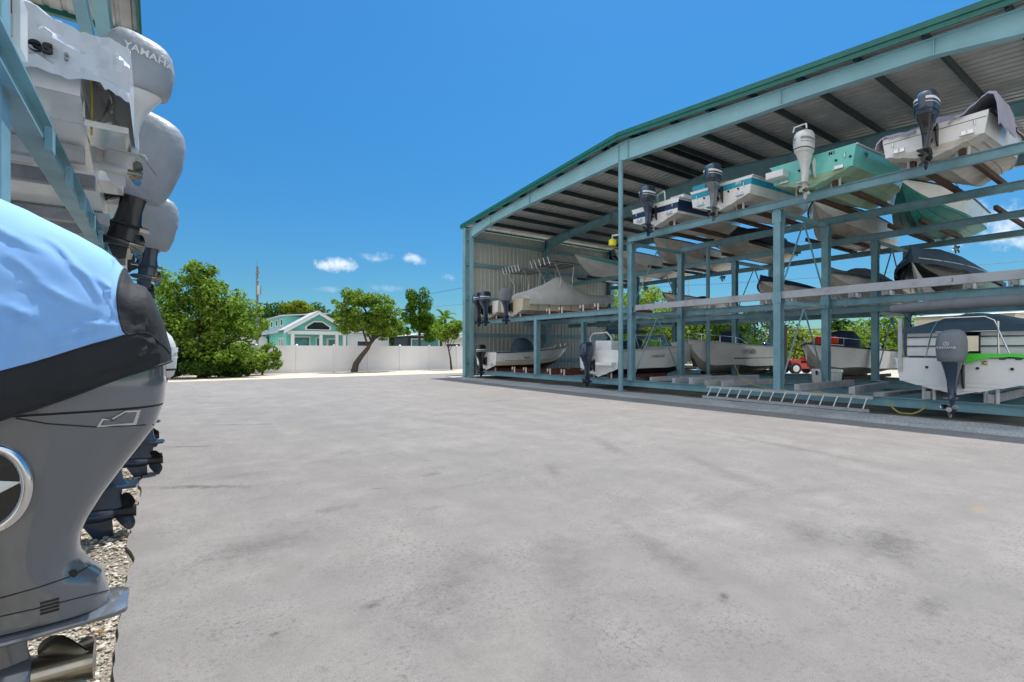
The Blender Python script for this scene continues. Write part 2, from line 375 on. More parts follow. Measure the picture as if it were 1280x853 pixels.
def fitted_cover(root, h, m, peak, x0=.0, drop=.1, t0=0., t1=1., name='boat_cover', seed=0, wr=.02, out=.03):
    """canvas over the sheer line; peak(t) is the height of its ridge over the sheer"""
    c = MB(); N = 34; K = 17; rings = []
    for i in range(N + 1):
        t = t0 + (t1 - t0) * i / N; b, zs = h.b(t) + out, h.zs(t); p = peak(t)
        x = h.x(t) + .16 * t * t * (zs - h.k(t)) + (.04 if i == N else -.03 if i == 0 else 0); ring = []
        for j in range(K):
            u = j / (K - 1) * 2 - 1; a = abs(u)
            if a > .86: yy, zz = math.copysign(b, u), zs - drop * (a - .86) / .14
            else:
                q = a / .86; yy = math.copysign(b * q, u); zz = zs + p * (1 - q ** 1.7)
            w = noise.noise(Vector((x * 2.3 + seed, yy * 2.6, zz * 3 + seed))) * wr + noise.noise(Vector((x * 6 + seed, yy * 5, zz * 6))) * wr * .5
            ring.append((x, yy + math.copysign(w, u) * (1 if a > .8 else 0), zz + w))
        rings.append(ring)
    c.loft(rings, True, True, 0, True, wrap=False)
    return c.build(name, M[m], root, sharp=60)
def windscreen(root, x, w, z, hgt, rake=.25):
    m = MB(); m.add([(x, -w / 2, z), (x, w / 2, z), (x - rake, w / 2 * .9, z + hgt), (x - rake, -w / 2 * .9, z + hgt)], [(0, 1, 2, 3)])
    for sy in (-1, 1): m.add([(x, sy * w / 2, z), (x - .9, sy * w / 2 * 1.06, z), (x - .8, sy * w / 2, z + hgt * .75), (x - rake, sy * w / 2 * .9, z + hgt)], [(0, 1, 2, 3)])
    g = m.build('windscreen', M['screen'], root)
    f = MB(); f.tube([(x - .9, -w / 2 * 1.06, z), (x - .8, -w / 2, z + hgt * .75), (x - rake, -w / 2 * .9, z + hgt), (x - rake, w / 2 * .9, z + hgt), (x - .8, w / 2, z + hgt * .75), (x - .9, w / 2 * 1.06, z)], .014, 6)
    for sy in (-1, 1): f.tube([(x, sy * w / 2, z), (x - rake, sy * w / 2 * .9, z + hgt)], .012, 6)
    f.build('screen_frame', M['alu'], g)
def console(root, x, z, m='gel_clean', w=.7, l=.6, hgt=1.0, cover=False):
    c = MB()
    if cover:
        c.loft([sell(x + dx, 0, z + q, a, b, 20, 3) for q, a, b, dx in ((0, l * .75, w * .62, 0), (hgt * .5, l * .7, w * .58, 0), (hgt * .8, l * .55, w * .5, -.03), (hgt * .97, l * .32, w * .36, -.08), (hgt, l * .2, w * .2, -.1))], True, True)
        return c.build('console_cover', M[m], root, sharp=60)
    c.prism([(x - l / 2, z), (x + l / 2, z), (x + l * .35, z + hgt * .7), (x + l * .1, z + hgt), (x - l * .4, z + hgt * .85)], lambda u, v, t: (u, t, v), -w / 2, w / 2)
    return c.build('console', M[m], root)
def bow_rail(root, h, t0=.55, hgt=.35):
    r = MB(); ts = np.linspace(t0, .985, 12)
    for sy in (1, -1):
        P = [(h.x(t) + .16 * t * t * (h.zs(t) - h.k(t)), sy * max(0, h.b(t) - .08), h.zs(t) + hgt * min(1, (t - t0) * 9)) for t in ts]
        r.tube(P, .013, 6)
        for i in (3, 6, 9): r.tube([P[i], (P[i][0], P[i][1], h.zs(ts[i]))], .011, 6)
    return r.build('bow_rail', M['steel'], root)
def t_top(root, x, z, w, l, top_mat='c_navy', rods=5, hgt=1.2, rod_x=None):
    f = MB()
    for sy in (-1, 1):
        f.tube([(x + .25 * l, sy * w * .34, z), (x + .3 * l, sy * w * .40, z + hgt)], .024, 8)
        f.tube([(x - .2 * l, sy * w * .34, z), (x - .12 * l, sy * w * .36, z + hgt * .55), (x - .38 * l, sy * w * .42, z + hgt)], .024, 8)
        f.tube([(x - .5 * l, sy * w * .46, z + hgt), (x + .5 * l, sy * w * .46, z + hgt + .03)], .02, 8)
        f.tube([(x - .1 * l, sy * w * .36, z + hgt * .62), (x + .27 * l, sy * w * .37, z + hgt * .62)], .016, 6)
    for q in (-.5, -.15, .2, .5): f.tube([(x + q * l, -w * .46, z + hgt + .01), (x + q * l, w * .46, z + hgt + .01)], .018, 6)
    fr = f.build('top_frame', M['alu'], root)
    c = MB(); c.loft([[(x + q * l, u * w * .5, z + hgt + .05 + .05 * (1 - u * u) * (1 - q * q * 2) + dz) for u in np.linspace(-1, 1, 9)] + [(x + q * l, u * w * .5, z + hgt + .03) for u in np.linspace(1, -1, 3)] for q, dz in ((-.55, -.02), (-.4, 0), (0, .01), (.4, 0), (.55, -.02))], True, True)
    c.build('canvas_top', M[top_mat], fr, sharp=50)
    for k in range(rods):
        g = MB(); yy = (k / (rods - 1) - .5) * w * .8
        g.tube([(x - .54 * l, yy, z + hgt - .12), (x - .62 * l, yy, z + hgt + .26)], .026, 8)
        g.build('rod_holder', M['decal'], fr)
    return fr
# ================================================================== setting
def nodes_mat(name):
    m = bpy.data.materials.new(name); m.use_nodes = True
    return m, m.node_tree.nodes, m.node_tree.links, m.node_tree.nodes['Principled BSDF']
def noise_node(n, l, vec, scale, detail=6, rough=.6, dist=0):
    z = n.new('ShaderNodeTexNoise'); z.inputs['Scale'].default_value = scale; z.inputs['Detail'].default_value = detail
    z.inputs['Roughness'].default_value = rough; z.inputs['Distortion'].default_value = dist
    l.new(vec, z.inputs['Vector']); return z.outputs['Fac']
def ramp(n, l, fac, p0, p1, c0=(0, 0, 0), c1=(1, 1, 1)):
    r = n.new('ShaderNodeValToRGB'); e = r.color_ramp.elements
    e[0].position, e[1].position = p0, p1; e[0].color = (*c0, 1); e[1].color = (*c1, 1)
    l.new(fac, r.inputs['Fac']); return r.outputs['Color']
def mixc(n, l, fac, a, b, mode='MIX'):
    x = n.new('ShaderNodeMix'); x.data_type = 'RGBA'; x.blend_type = mode
    for sock, v in ((x.inputs[0], fac), (x.inputs[6], a), (x.inputs[7], b)):
        if isinstance(v, (int, float)): sock.default_value = v
        elif isinstance(v, tuple): sock.default_value = (*v, 1)
        else: l.new(v, sock)
    return x.outputs[2]
def vmap(n, l, vec, sc, rot=0):
    mp = n.new('ShaderNodeMapping'); mp.inputs['Scale'].default_value = sc; mp.inputs['Rotation'].default_value = (0, 0, rot)
    l.new(vec, mp.inputs['Vector']); return mp.outputs['Vector']
# asphalt: pale worn surface, dark aggregate specks, wheel-worn streaks, oil spots
AS, n, l, b = nodes_mat('worn_pale_asphalt'); tc = n.new('ShaderNodeTexCoord').outputs['Object']
base = ramp(n, l, noise_node(n, l, tc, .28, 8, .62), .3, .7, (.245, .243, .243), (.315, .310, .305))
streak = noise_node(n, l, vmap(n, l, tc, (1.2, .16, 1), R(8)), 1.3, 7, .62, .6)
base = mixc(n, l, ramp(n, l, streak, .36, .60, (.5,) * 3, (0, 0, 0)), base, (.215, .213, .213))
base = mixc(n, l, ramp(n, l, noise_node(n, l, vmap(n, l, tc, (.35, 1.1, 1), R(-20)), .8, 6, .6), .56, .78, (0, 0, 0), (.6,) * 3), base, (.36, .35, .335))
spots = noise_node(n, l, vmap(n, l, tc, (1, .75, 1)), .55, 9, .72)
base = mixc(n, l, ramp(n, l, spots, .60, .76, (0, 0, 0), (.62,) * 3), base, (.10, .097, .094))
sm1 = noise_node(n, l, vmap(n, l, tc, (.32, 1.25, 1)), .9, 8, .7, .4)
base = mixc(n, l, ramp(n, l, sm1, .59, .70, (0, 0, 0), (.6,) * 3), base, (.115, .112, .108))
base = mixc(n, l, ramp(n, l, noise_node(n, l, vmap(n, l, tc, (.5, 1.0, 1), R(15)), 3.4, 6, .7), .60, .72, (0, 0, 0), (.5,) * 3), base, (.14, .137, .133))
base = mixc(n, l, ramp(n, l, noise_node(n, l, tc, .41, 4, .5), .68, .76, (0, 0, 0), (.4,) * 3), base, (.30, .27, .20))
grain = noise_node(n, l, tc, 130, 3, .7)
base = mixc(n, l, ramp(n, l, grain, .34, .48, (.6,) * 3, (0, 0, 0)), base, (.13, .13, .13))
base = mixc(n, l, ramp(n, l, noise_node(n, l, tc, 190, 2, .6), .60, .72, (0, 0, 0), (.5,) * 3), base, (.52, .51, .49))
patch = ramp(n, l, noise_node(n, l, tc, .9, 7, .7), .42, .62)
fl_ = mixc(n, l, patch, (.12,) * 3, (1, 1, 1))
fk = mixc(n, l, 1.0, ramp(n, l, noise_node(n, l, tc, 34, 4, .75), .53, .63, (0, 0, 0), (1.,) * 3), fl_, 'MULTIPLY')
base = mixc(n, l, fk, base, (.12, .118, .115))
fk2 = mixc(n, l, 1.0, ramp(n, l, noise_node(n, l, tc, 13, 5, .75), .57, .68, (0, 0, 0), (.9,) * 3), fl_, 'MULTIPLY')
base = mixc(n, l, fk2, base, (.13, .128, .124))
base = mixc(n, l, ramp(n, l, noise_node(n, l, tc, 1.7, 8, .72), .38, .62, (.6,) * 3, (0, 0, 0)), base, (.19, .188, .185))
vo = n.new('ShaderNodeTexVoronoi'); vo.inputs['Scale'].default_value = 38; l.new(tc, vo.inputs['Vector'])
base = mixc(n, l, ramp(n, l, vo.outputs['Distance'], .07, .12, (.4,) * 3, (0, 0, 0)), base, (.14, .135, .13))
ck = n.new('ShaderNodeTexVoronoi'); ck.feature = 'DISTANCE_TO_EDGE'; ck.inputs['Scale'].default_value = .17
wv = n.new('ShaderNodeVectorMath'); wv.operation = 'ADD'
nzv = n.new('ShaderNodeTexNoise'); nzv.inputs['Scale'].default_value = 1.1; nzv.inputs['Detail'].default_value = 6; l.new(tc, nzv.inputs['Vector'])
sc_ = n.new('ShaderNodeVectorMath'); sc_.operation = 'SCALE'; sc_.inputs['Scale'].default_value = 1.6; l.new(nzv.outputs['Color'], sc_.inputs[0])
l.new(tc, wv.inputs[0]); l.new(sc_.outputs[0], wv.inputs[1]); l.new(wv.outputs[0], ck.inputs['Vector'])
crk = mixc(n, l, ramp(n, l, ck.outputs['Distance'], .0012, .004, (1, 1, 1), (0, 0, 0)), (0, 0, 0), ramp(n, l, noise_node(n, l, tc, .5, 3), .56, .68, (0, 0, 0), (.28,) * 3))
base = mixc(n, l, crk, base, (.09, .09, .09))
def stain(px, py, a, b_, rot, amt, colr):
    global base
    p = at(px, py, Z=0); mp = n.new('ShaderNodeMapping'); mp.vector_type = 'TEXTURE'
    mp.inputs['Location'].default_value = (p.x, p.y, 0); mp.inputs['Rotation'].default_value = (0, 0, R(rot)); mp.inputs['Scale'].default_value = (a, b_, 1)
    l.new(tc, mp.inputs['Vector']); ln = n.new('ShaderNodeVectorMath'); ln.operation = 'LENGTH'; l.new(mp.outputs[0], ln.inputs[0])
    ad = n.new('ShaderNodeMath'); ad.operation = 'MULTIPLY_ADD'; l.new(edge_n, ad.inputs[0]); ad.inputs[1].default_value = 4.0; l.new(ln.outputs['Value'], ad.inputs[2])
    f_ = mixc(n, l, 1.0, ramp(n, l, scl(ad.outputs[0]), .68, 1.0, (amt,) * 3, (0, 0, 0)), grain_m, 'MULTIPLY')
    base = mixc(n, l, f_, base, colr)
def scl(v):
    q = n.new('ShaderNodeMath'); q.operation = 'DIVIDE'; l.new(v, q.inputs[0]); q.inputs[1].default_value = 3.0; return q.outputs[0]
edge_n = noise_node(n, l, tc, 7.5, 10, .82)
grain_m = ramp(n, l, noise_node(n, l, tc, 46, 4, .75), .38, .54, (.45,) * 3, (1, 1, 1))
DK = (.075, .073, .07)
for s_ in ((250, 612, .62, .10, -32, .85, DK), (235, 561, .5, .07, -30, .7, DK), (300, 533, .9, .09, -34, .55, DK), (262, 505, 1.0, .13, -36, .75, DK), (255, 497, .8, .10, -36, .8, DK), (350, 500, 1.2, .14, -36, .5, DK), (318, 690, .5, .32, 10, .5, DK), (343, 800, .05, .045, 0, .95, (.05, .035, .02)), (466, 762, .12, .05, 20, .75, DK), (474, 614, .10, .03, -20, .8, DK), (690, 590, .5, .12, 60, .45, DK), (540, 596, .18, .1, 0, .55, DK), (1110, 682, .55, .3, 20, .62, DK), (1010, 670, .35, .18, 30, .45, DK), (905, 752, .10, .035, 30, .8, DK), (1165, 765, .16, .09, 0, .55, DK), (820, 690, .8, .16, 70, .4, DK), (600, 520, 1.5, .18, -35, .4, DK), (760, 560, 1.2, .16, 62, .4, DK), (900, 590, 1.6, .2, 66, .35, DK), (420, 640, .25, .12, 0, .4, DK), (368, 538, .5, .07, -30, .5, (.34, .27, .12)), (1225, 640, .25, .08, 10, .45, (.34, .27, .12)), (700, 720, 1.0, .35, 55, .35, DK), (560, 740, .6, .3, 40, .38, DK), (980, 560, 1.8, .16, 80, .4, DK)): stain(*s_)
for s_ in ((640, 820, .9, .3, 40, .22, (.42, .415, .40)), (870, 640, 1.2, .4, 60, .2, (.42, .415, .40)), (480, 560, 1.6, .5, -30, .2, (.42, .415, .40)), (1130, 600, 1.4, .3, 70, .2, (.42, .415, .40))): stain(*s_)
base = mixc(n, l, 1.0, base, (.91, .855, .815), 'MULTIPLY')
l.new(base, b.inputs['Base Color']); b.inputs['Roughness'].default_value = .88; b.inputs['Specular IOR Level'].default_value = .3
bp = n.new('ShaderNodeBump'); bp.inputs['Strength'].default_value = .55; bp.inputs['Distance'].default_value = .012; l.new(grain, bp.inputs['Height']); l.new(bp.outputs['Normal'], b.inputs['Normal'])
def pebbles(name, cs, scale, bump=1.):
    m, n, l, b = nodes_mat(name); tc = n.new('ShaderNodeTexCoord').outputs['Object']
    v = n.new('ShaderNodeTexVoronoi'); v.inputs['Scale'].default_value = scale; l.new(tc, v.inputs['Vector'])
    sp = n.new('ShaderNodeSeparateColor'); l.new(v.outputs['Color'], sp.inputs[0])
    r = n.new('ShaderNodeValToRGB'); e = r.color_ramp.elements; r.color_ramp.interpolation = 'LINEAR'
    e[0].color = (*cs[0], 1); e[1].color = (*cs[-1], 1)
    for i, c in enumerate(cs[1:-1]): x = e.new((i + 1) / (len(cs) - 1)); x.color = (*c, 1)
    l.new(sp.outputs[0], r.inputs['Fac'])
    c = mixc(n, l, ramp(n, l, noise_node(n, l, tc, 1.1, 6), .35, .62, (.55,) * 3, (0, 0, 0)), r.outputs['Color'], tuple(x * .55 for x in cs[0]))
    c = mixc(n, l, ramp(n, l, v.outputs['Distance'], .45, .75, (0, 0, 0), (.7,) * 3), c, tuple(x * .3 for x in cs[0]))
    l.new(c, b.inputs['Base Color']); b.inputs['Roughness'].default_value = .85
    bp = n.new('ShaderNodeBump'); bp.invert = True; bp.inputs['Strength'].default_value = bump; bp.inputs['Distance'].default_value = .02
    l.new(v.outputs['Distance'], bp.inputs['Height']); l.new(bp.outputs['Normal'], b.inputs['Normal'])
    return m
GR = pebbles('white_gravel', [(.26, .23, .18), (.50, .45, .37), (.36, .30, .22), (.58, .54, .47)], 60)
GR2 = pebbles('grey_white_gravel', [(.42, .42, .41), (.60, .60, .59), (.50, .49, .47), (.66, .66, .65)], 30)
SAND = mat('pale_sand', (.58, .50, .40), .9, scale=1.8, c2=(.42, .36, .28), lo=.3, hi=.65, bump=.7, bscale=14)
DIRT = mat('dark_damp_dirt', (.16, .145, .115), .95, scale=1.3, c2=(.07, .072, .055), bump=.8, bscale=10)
PALE = mat('pale_ground', (.46, .42, .35), .9, scale=.5, c2=(.36, .33, .27), bump=.5, bscale=8)
def sheet(name, poly_edges, z, m):
    """quad strip sheet between two polylines"""
    a, b_ = poly_edges; mb = MB()
    mb.add([(x, y, z) for x, y in a] + [(x, y, z) for x, y in b_], [(i, i + 1, len(a) + i + 1, len(a) + i) for i in range(len(a) - 1)])
    return struct(mb.build(name, m))
def wob(x, y, amt=.05, s=1.3): return noise.noise(Vector((x * s, y * s, 3.3))) * amt + noise.noise(Vector((x * 5, y * 5, 1.))) * amt * .35
g = MB(); g.add([(-500, -300, -.012), (600, -300, -.012), (600, 900, -.012), (-500, 900, -.012)], [(0, 1, 2, 3)]); struct(g.build('ground', PALE))
ys = np.linspace(-20, 29.2, 400)
def aleft(y): return -.19 + wob(0, y, .06, 2.2)
def aright(y): return 12.52 + max(0, (y - 18) / 6.5) ** 2 * .75 + wob(12, y, .06, .9)
yn = np.concatenate([np.linspace(-20, 1.5, 60), np.linspace(1.5, 14, 500), np.linspace(14, 29.2, 120)])
a = MB(); A = [(aleft(y), y, .03) for y in yn]; B = [(aright(y) if y < 26.5 else aright(y) + (y - 26.5) * 6, y + (wob(y, 7, .3) if y > 29 else 0), .03) for y in yn]
Cc = [(x, y, -.02) for x, y, z in A]; k = len(yn)
a.add(Cc + A + B, [(i, i + 1, k + i + 1, k + i) for i in range(k - 1)] + [(k + i, k + i + 1, 2 * k + i + 1, 2 * k + i) for i in range(k - 1)])
struct(a.build('asphalt_yard', AS))
sheet('gravel_strip', ([(-14, y) for y in np.linspace(-20, 29, 40)], [(-.1, y) for y in np.linspace(-20, 29, 40)]), -.004, GR)
sheet('gravel_apron', ([(12.3, y) for y in np.linspace(-4, 26.4, 80)], [(14.5 + wob(15, y, .35, .8), y) for y in np.linspace(-4, 26.4, 80)]), .004, GR2)
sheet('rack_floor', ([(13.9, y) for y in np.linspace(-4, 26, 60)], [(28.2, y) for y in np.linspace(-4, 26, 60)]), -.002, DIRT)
sheet('sand_verge', ([(x, 28.9 + wob(x, 4, .3)) for x in np.linspace(-14, 34, 120)], [(x, 36.4) for x in np.linspace(-14, 34, 120)]), -.003, SAND)
# loose pebbles on the near gravel
def ico():
    bm = bmesh.new(); bmesh.ops.create_icosphere(bm, subdivisions=1, radius=1); v = np.array([x.co[:] for x in bm.verts]); f = [tuple(q.index for q in p.verts) for p in bm.faces]; bm.free(); return v, f
iv, ifc = ico(); pm = MB()
for k in range(8000):
    y = 1.5 + 9.5 * (rng.random() ** 1.5); x = -.2 - .02 - (rng.random() ** 1.2) * (.9 + .04 * y) + rng.normal(0, .015)
    r = (.006 + .010 * rng.random() ** 2) * (1 if y < 5 else 1.3)
    th = rng.random() * 6.28; c, s_ = math.cos(th), math.sin(th)
    P = iv * np.array([r * 1.3, r, r * .7]) * (1 + .18 * rng.normal(size=(len(iv), 1)))
    pm.add([(x + p[0] * c - p[1] * s_, y + p[0] * s_ + p[1] * c, r * .35 + p[2]) for p in P], ifc)
PB, n, l, b = nodes_mat('loose_limestone'); gi = n.new('ShaderNodeNewGeometry')
l.new(ramp(n, l, gi.outputs['Random Per Island'], 0, 1, (.28, .23, .16), (.62, .57, .49)), b.inputs['Base Color']); b.inputs['Roughness'].default_value = .8
tag(pm.build('loose_stones', PB), None, None, kind='stuff')
lf = MB()
for k in range(260):
    y = 1.8 + 5 * rng.random() ** 1.4; x = -.25 - .75 * rng.random(); th = rng.random() * 6.28; L_ = .015 + .03 * rng.random(); w = L_ * .35
    c, s_ = math.cos(th), math.sin(th); z = .018 + .01 * rng.random()
    lf.add([(x - c * L_, y - s_ * L_, z), (x + s_ * w, y - c * w, z + .008), (x + c * L_, y + s_ * L_, z + .004), (x - s_ * w, y + c * w, z + .01)], [(0, 1, 2, 3)])
LM, n, l, b = nodes_mat('dry_leaf_litter'); gi = n.new('ShaderNodeNewGeometry')
l.new(ramp(n, l, gi.outputs['Random Per Island'], 0, 1, (.12, .045, .02), (.40, .22, .06)), b.inputs['Base Color']); b.inputs['Roughness'].default_value = .8
tag(lf.build('leaf_litter', LM), None, None, kind='stuff')
# ------------------------------------------------------------------ sheds
def ribbed(mb, u0, u1, fn, period=.3, h=.032):
    """ribbed sheet: fn(u, height, end) for end in (0,1); ribs across u"""
    us = []; k = int(round((u1 - u0) / period))
    for i in range(k):
        u = u0 + i * period
        us += [(u, 0), (u + period * .62, 0), (u + period * .70, h), (u + period * .90, h), (u + period * .98, 0)]
    us.append((u1, 0))
    return us
def shed(root, X0, X1, Y0, Y1, zr, slope, frames, face, poles, walls, colM='teal'):
    """gable shed open to the yard; ridge runs along X in the middle; face=-1: yard on the -X side"""
    Yr = (Y0 + Y1) / 2; zt = lambda y: zr - slope * abs(y - Yr)
    us = ribbed(None, X0, X1, None)
    for nm, dz, mm in (('ceiling_sheet', -.06, 'roof_under'), ('roof_sheet', -.02, 'roof_top')):
        m = MB()
        for ya, yb in ((Y0 - .2, Yr), (Yr, Y1 + .2)):
            m.loft([[(u, y, zt(y) + dz + h) for u, h in us] for y in (ya, yb)], False, False, 0, False, wrap=False)
        m.build(nm, M[mm], root)
    rc = MB(); rc.prism([(Yr - .3, zt(Yr - .3) + .02), (Yr, zr + .03), (Yr + .3, zt(Yr + .3) + .02), (Yr + .3, zt(Yr + .3) + .035), (Yr, zr + .05), (Yr - .3, zt(Yr - .3) + .035)], lambda u, w, t: (t, u, w), X0, X1); rc.build('ridge_cap', M['green_trim'], root)
    xf = X0 if face < 0 else X1
    for xe, sg in ((X0, -1), (X1, 1)):
        f = MB()
        f.prism([(Y0 - .22, zt(Y0 - .22) - .26), (Yr, zr - .26), (Y1 + .22, zt(Y1 + .22) - .26), (Y1 + .22, zt(Y1 + .22) + .03), (Yr, zr + .03), (Y0 - .22, zt(Y0 - .22) + .03)], lambda u, w, t: (t, u, w), xe + sg * .004, xe + sg * .05)
        f.prism([(Y0 - .22, zt(Y0 - .22) - .13), (Yr, zr - .13), (Y1 + .22, zt(Y1 + .22) - .13), (Y1 + .22, zt(Y1 + .22) - .02), (Yr, zr - .02), (Y0 - .22, zt(Y0 - .22) - .02)], lambda u, w, t: (t, u, w), xe + sg * .052, xe + sg * .085)
        f.build('fascia', M['green_trim'], root)
    for ye, sg in ((Y0 - .22, -1), (Y1 + .22, 1)):
        f = MB(); f.bx(X0, X1, min(ye, ye + sg * .13), max(ye, ye + sg * .13), zt(ye) - .15, zt(ye) + .03); f.build('gutter', M['green_trim'], root)
    dy = (Y1 - Yr)
    prof = [(0, .99), (.56, .72 + .0), (.79, .68), (.955, .86)]
    for i, xf_ in enumerate(frames):
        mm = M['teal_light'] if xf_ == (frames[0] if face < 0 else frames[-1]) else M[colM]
        bot = [(Yr + q * dy * sg, zt(Yr + q * dy) - dp) for sg, seq in ((-1, prof[::-1]), (1, prof[1:])) for q, dp in seq]
        w = MB(); top = [(y, zt(y) - .30) for y in (Yr + .985 * dy, Yr, Yr - .985 * dy)]
        w.prism(bot + [(Yr + .985 * dy, zt(Yr + .955 * dy) - .86)] + top + [(Yr - .985 * dy, zt(Yr + .955 * dy) - .86)], lambda u, v, t: (t, u, v), xf_ - .006, xf_ + .006)
        for p, q in zip(bot[:-1], bot[1:]): w.bar((xf_, p[0], p[1] - .01), (xf_, q[0], q[1] - .01), .24, .018)
        for p, q in zip(top[:-1], top[1:]): w.bar((xf_, p[0], p[1] + .01), (xf_, q[0], q[1] + .01), .24, .018)
        for q in (-.79, -.5, -.02, .02, .5, .79):
            y = Yr + q * dy; zb = np.interp(abs(q), [a for a, _ in prof], [c for _, c in prof])
            w.bx(xf_ - .08, xf_ + .08, y - .006, y + .006, zt(y) - zb + .002, zt(y) - .31)
        w.build('rafter', mm, root)
        for sg in (-1, 1):
            c = MB(); y = Yr + sg * dy * .978; c.ibeam((xf_, y, .0), (xf_, y, zt(y) - .33), .40, .26, (0, 1, 0))
            c.bx(xf_ - .2, xf_ + .2, y - .27, y + .27, 0.002, .03)
            c.build('column', mm, root)
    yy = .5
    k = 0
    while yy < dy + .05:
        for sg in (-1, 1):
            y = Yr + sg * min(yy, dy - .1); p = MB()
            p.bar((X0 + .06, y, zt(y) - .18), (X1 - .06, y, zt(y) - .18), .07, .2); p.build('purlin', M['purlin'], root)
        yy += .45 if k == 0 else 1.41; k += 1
    for (px, py, r, z1) in poles:
        c = MB(); c.tube([(px, py, 0), (px, py, z1)], r, 16); c.bx(px - .16, px + .16, py - .16, py + .16, .002, .025); c.build('ridge_post', M['teal'], root)
    for yw, sg in walls:
        m = MB(); us2 = ribbed(None, X0 + .08, X1 - .02, None)
        m.loft([[(u, yw - sg * h, z) for u, h in us2] for z in (.05, zt(yw) - .3)], False, False, 0, False, wrap=False); m.build('wall_sheet', M['panel'], root)
        m = MB(); m.loft([[(u, yw + sg * .05 + h * sg, z) for u, h in us2] for z in (.05, zt(yw) - .3)], False, False, 0, False, wrap=False); m.build('outer_wall_sheet', M['roof_top'], root)
        for z in (.9, 2.45, 4.6, 6.6, 8.05):
            gq = MB(); gq.bar((X0 + .1, yw - sg * .1, z), (X1 - .05, yw - sg * .1, z), .09, .2); gq.build('girt', M['teal'], root)
        ct = MB(); ct.bx(X0 + .0, X0 + .078, yw - .18, yw + .13, .02, zt(yw) - .26); ct.build('corner_trim', M['green_trim' if 0 else 'teal'], root)
SH = thing('boat_shed', 'tall teal steel open-front shed with green-edged gable roof over stacked boats', 'boat shed', (14.5, 13.4, 0))
def local(root):  # build with world coordinates, then hang under a root that sits at its base
    for ch in root.children:
        ch.matrix_parent_inverse = Matrix.Translation(-root.location)
        for g in ch.children: pass
shed(SH, 14.48, 27.0, 1.3, 25.5, 9.95, .0845, (14.8, 20.5, 26.4), -1, ((14.62, 13.4, .095, 8.93), (20.35, 13.4, .085, 8.93), (26.4, 13.2, .085, 8.93)), ((25.42, 1),))
ww = MB(); ww.bx(25.3, 26.1, 25.22, 25.38, 3.2, 5.0); wf = ww.build('window', M['green_trim'], SH)
ww = MB(); ww.bx(25.4, 26.0, 25.20, 25.219, 3.3, 4.9); ww.build('pane', M['screen'], wf)
cb = MB(); cb.tube([at(636, 278, Y=24.9), at(700, 262, Y=18), at(768, 256, X=20.3)], .02, 6)
local(SH)
LS = thing('boat_shed', 'teal shed at the left edge, only its green roof corner and posts showing', 'boat shed', (-.5, 2, 0))
shed(LS, -13.0, -.42, -10.1, 14.1, 9.95, .0845, (-12.2, -6.5, -.95), 1, ((-6.5, 2, .085, 8.93),), ())
local(LS)
# ------------------------------------------------------------------ racks
def rack(root, X0, X1, ys, levels, yend, bm_mat='teal', braces=(), white=None):
    """levels: {z: (ya, yb)} centre height of the beams"""
    zt = max(levels)
    for x in (X0, X1):
        for y, z1 in ys:
            p = MB(); p.ibeam((x, y, .415), (x, y, z1), .24, .20, (1, 0, 0))
            p.bx(x - .17, x + .17, y - .15, y + .15, .405, .425)
            for z in (3.14, 5.5):
                if z < z1:
                    for sx in (-1, 1): p.bx(x + sx * .121, x + sx * .131, y - .13, y + .13, z - .16, z + .16)
            p.build('upright', M['teal'], root)
        for z, (ya, yb) in levels.items():
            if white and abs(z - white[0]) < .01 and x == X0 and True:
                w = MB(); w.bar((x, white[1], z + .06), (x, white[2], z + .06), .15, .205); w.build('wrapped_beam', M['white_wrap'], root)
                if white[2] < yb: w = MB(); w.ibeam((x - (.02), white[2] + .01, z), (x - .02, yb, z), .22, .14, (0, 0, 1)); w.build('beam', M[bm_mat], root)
                continue
            w = MB(); w.ibeam((x - (.13 if x == X0 else -.13) if z > 1 else x, ya, z), (x - (.13 if x == X0 else -.13) if z > 1 else x, yb, z), .23, .13, (0, 0, 1)); w.build('beam', M[bm_mat], root)
    for y, za, zb in braces:
        xm = (X0 + X1) / 2
        for x in (X0 + .1, X1 - .1):
            w = MB(); w.tube([(x, y, za), (xm, y, zb)], .024, 6); w.build('brace', M['teal'], root)
        w = MB(); w.bar((X0 + .1, y, zb + .1), (X1 - .1, y, zb + .1), .09, .12); w.build('cross_beam', M[bm_mat], root)
def bunks(root, x0, x1, y, zb, m, sep=.45, stops=True, h=.14, ends=None):
    for sg in (-1, 1):
        b = MB(); yy = y + sg * sep; b.bar((x0, yy, zb + h / 2 + .002), (x1, yy, zb + h / 2 + .002), .10, h - .004); b.build('bunk', M[m], root)
        if stops:
            b = MB()
            for q in (-.095, .095): b.tube([(x0 + .1, yy + q, zb), (x0 + .1, yy + q, zb + h + .14)], .038, 10)
            b.bar((x0 + .1, yy - .09, zb + h * .9), (x0 + .1, yy + .09, zb + h * .9), .02, .02)
            b.build('guide_post', M['pvc'], root)
RF = thing('boat_rack', 'front row of teal steel boat racking along the yard edge, with white wrapped beam', 'boat rack', (15, 12, 0))
LV = {.29: (1.0, 24.8), 3.14: (1.0, 24.8), 5.86: (1.0, 13.3)}
rack(RF, 15.0, 18.1, ((1.7, 5.75), (7.54, 5.75), (13.2, 5.75), (19.15, 3.03)), LV, 0, braces=((13.2, .5, 2.9), (7.54, .5, 2.9), (7.54, 3.35, 5.6), (13.2, 3.35, 5.6)), white=(3.14, 1.0, 12.95))
RB = thing('boat_rack', 'rear row of teal steel boat racking with sky behind its posts', 'boat rack', (22.2, 12, 0))
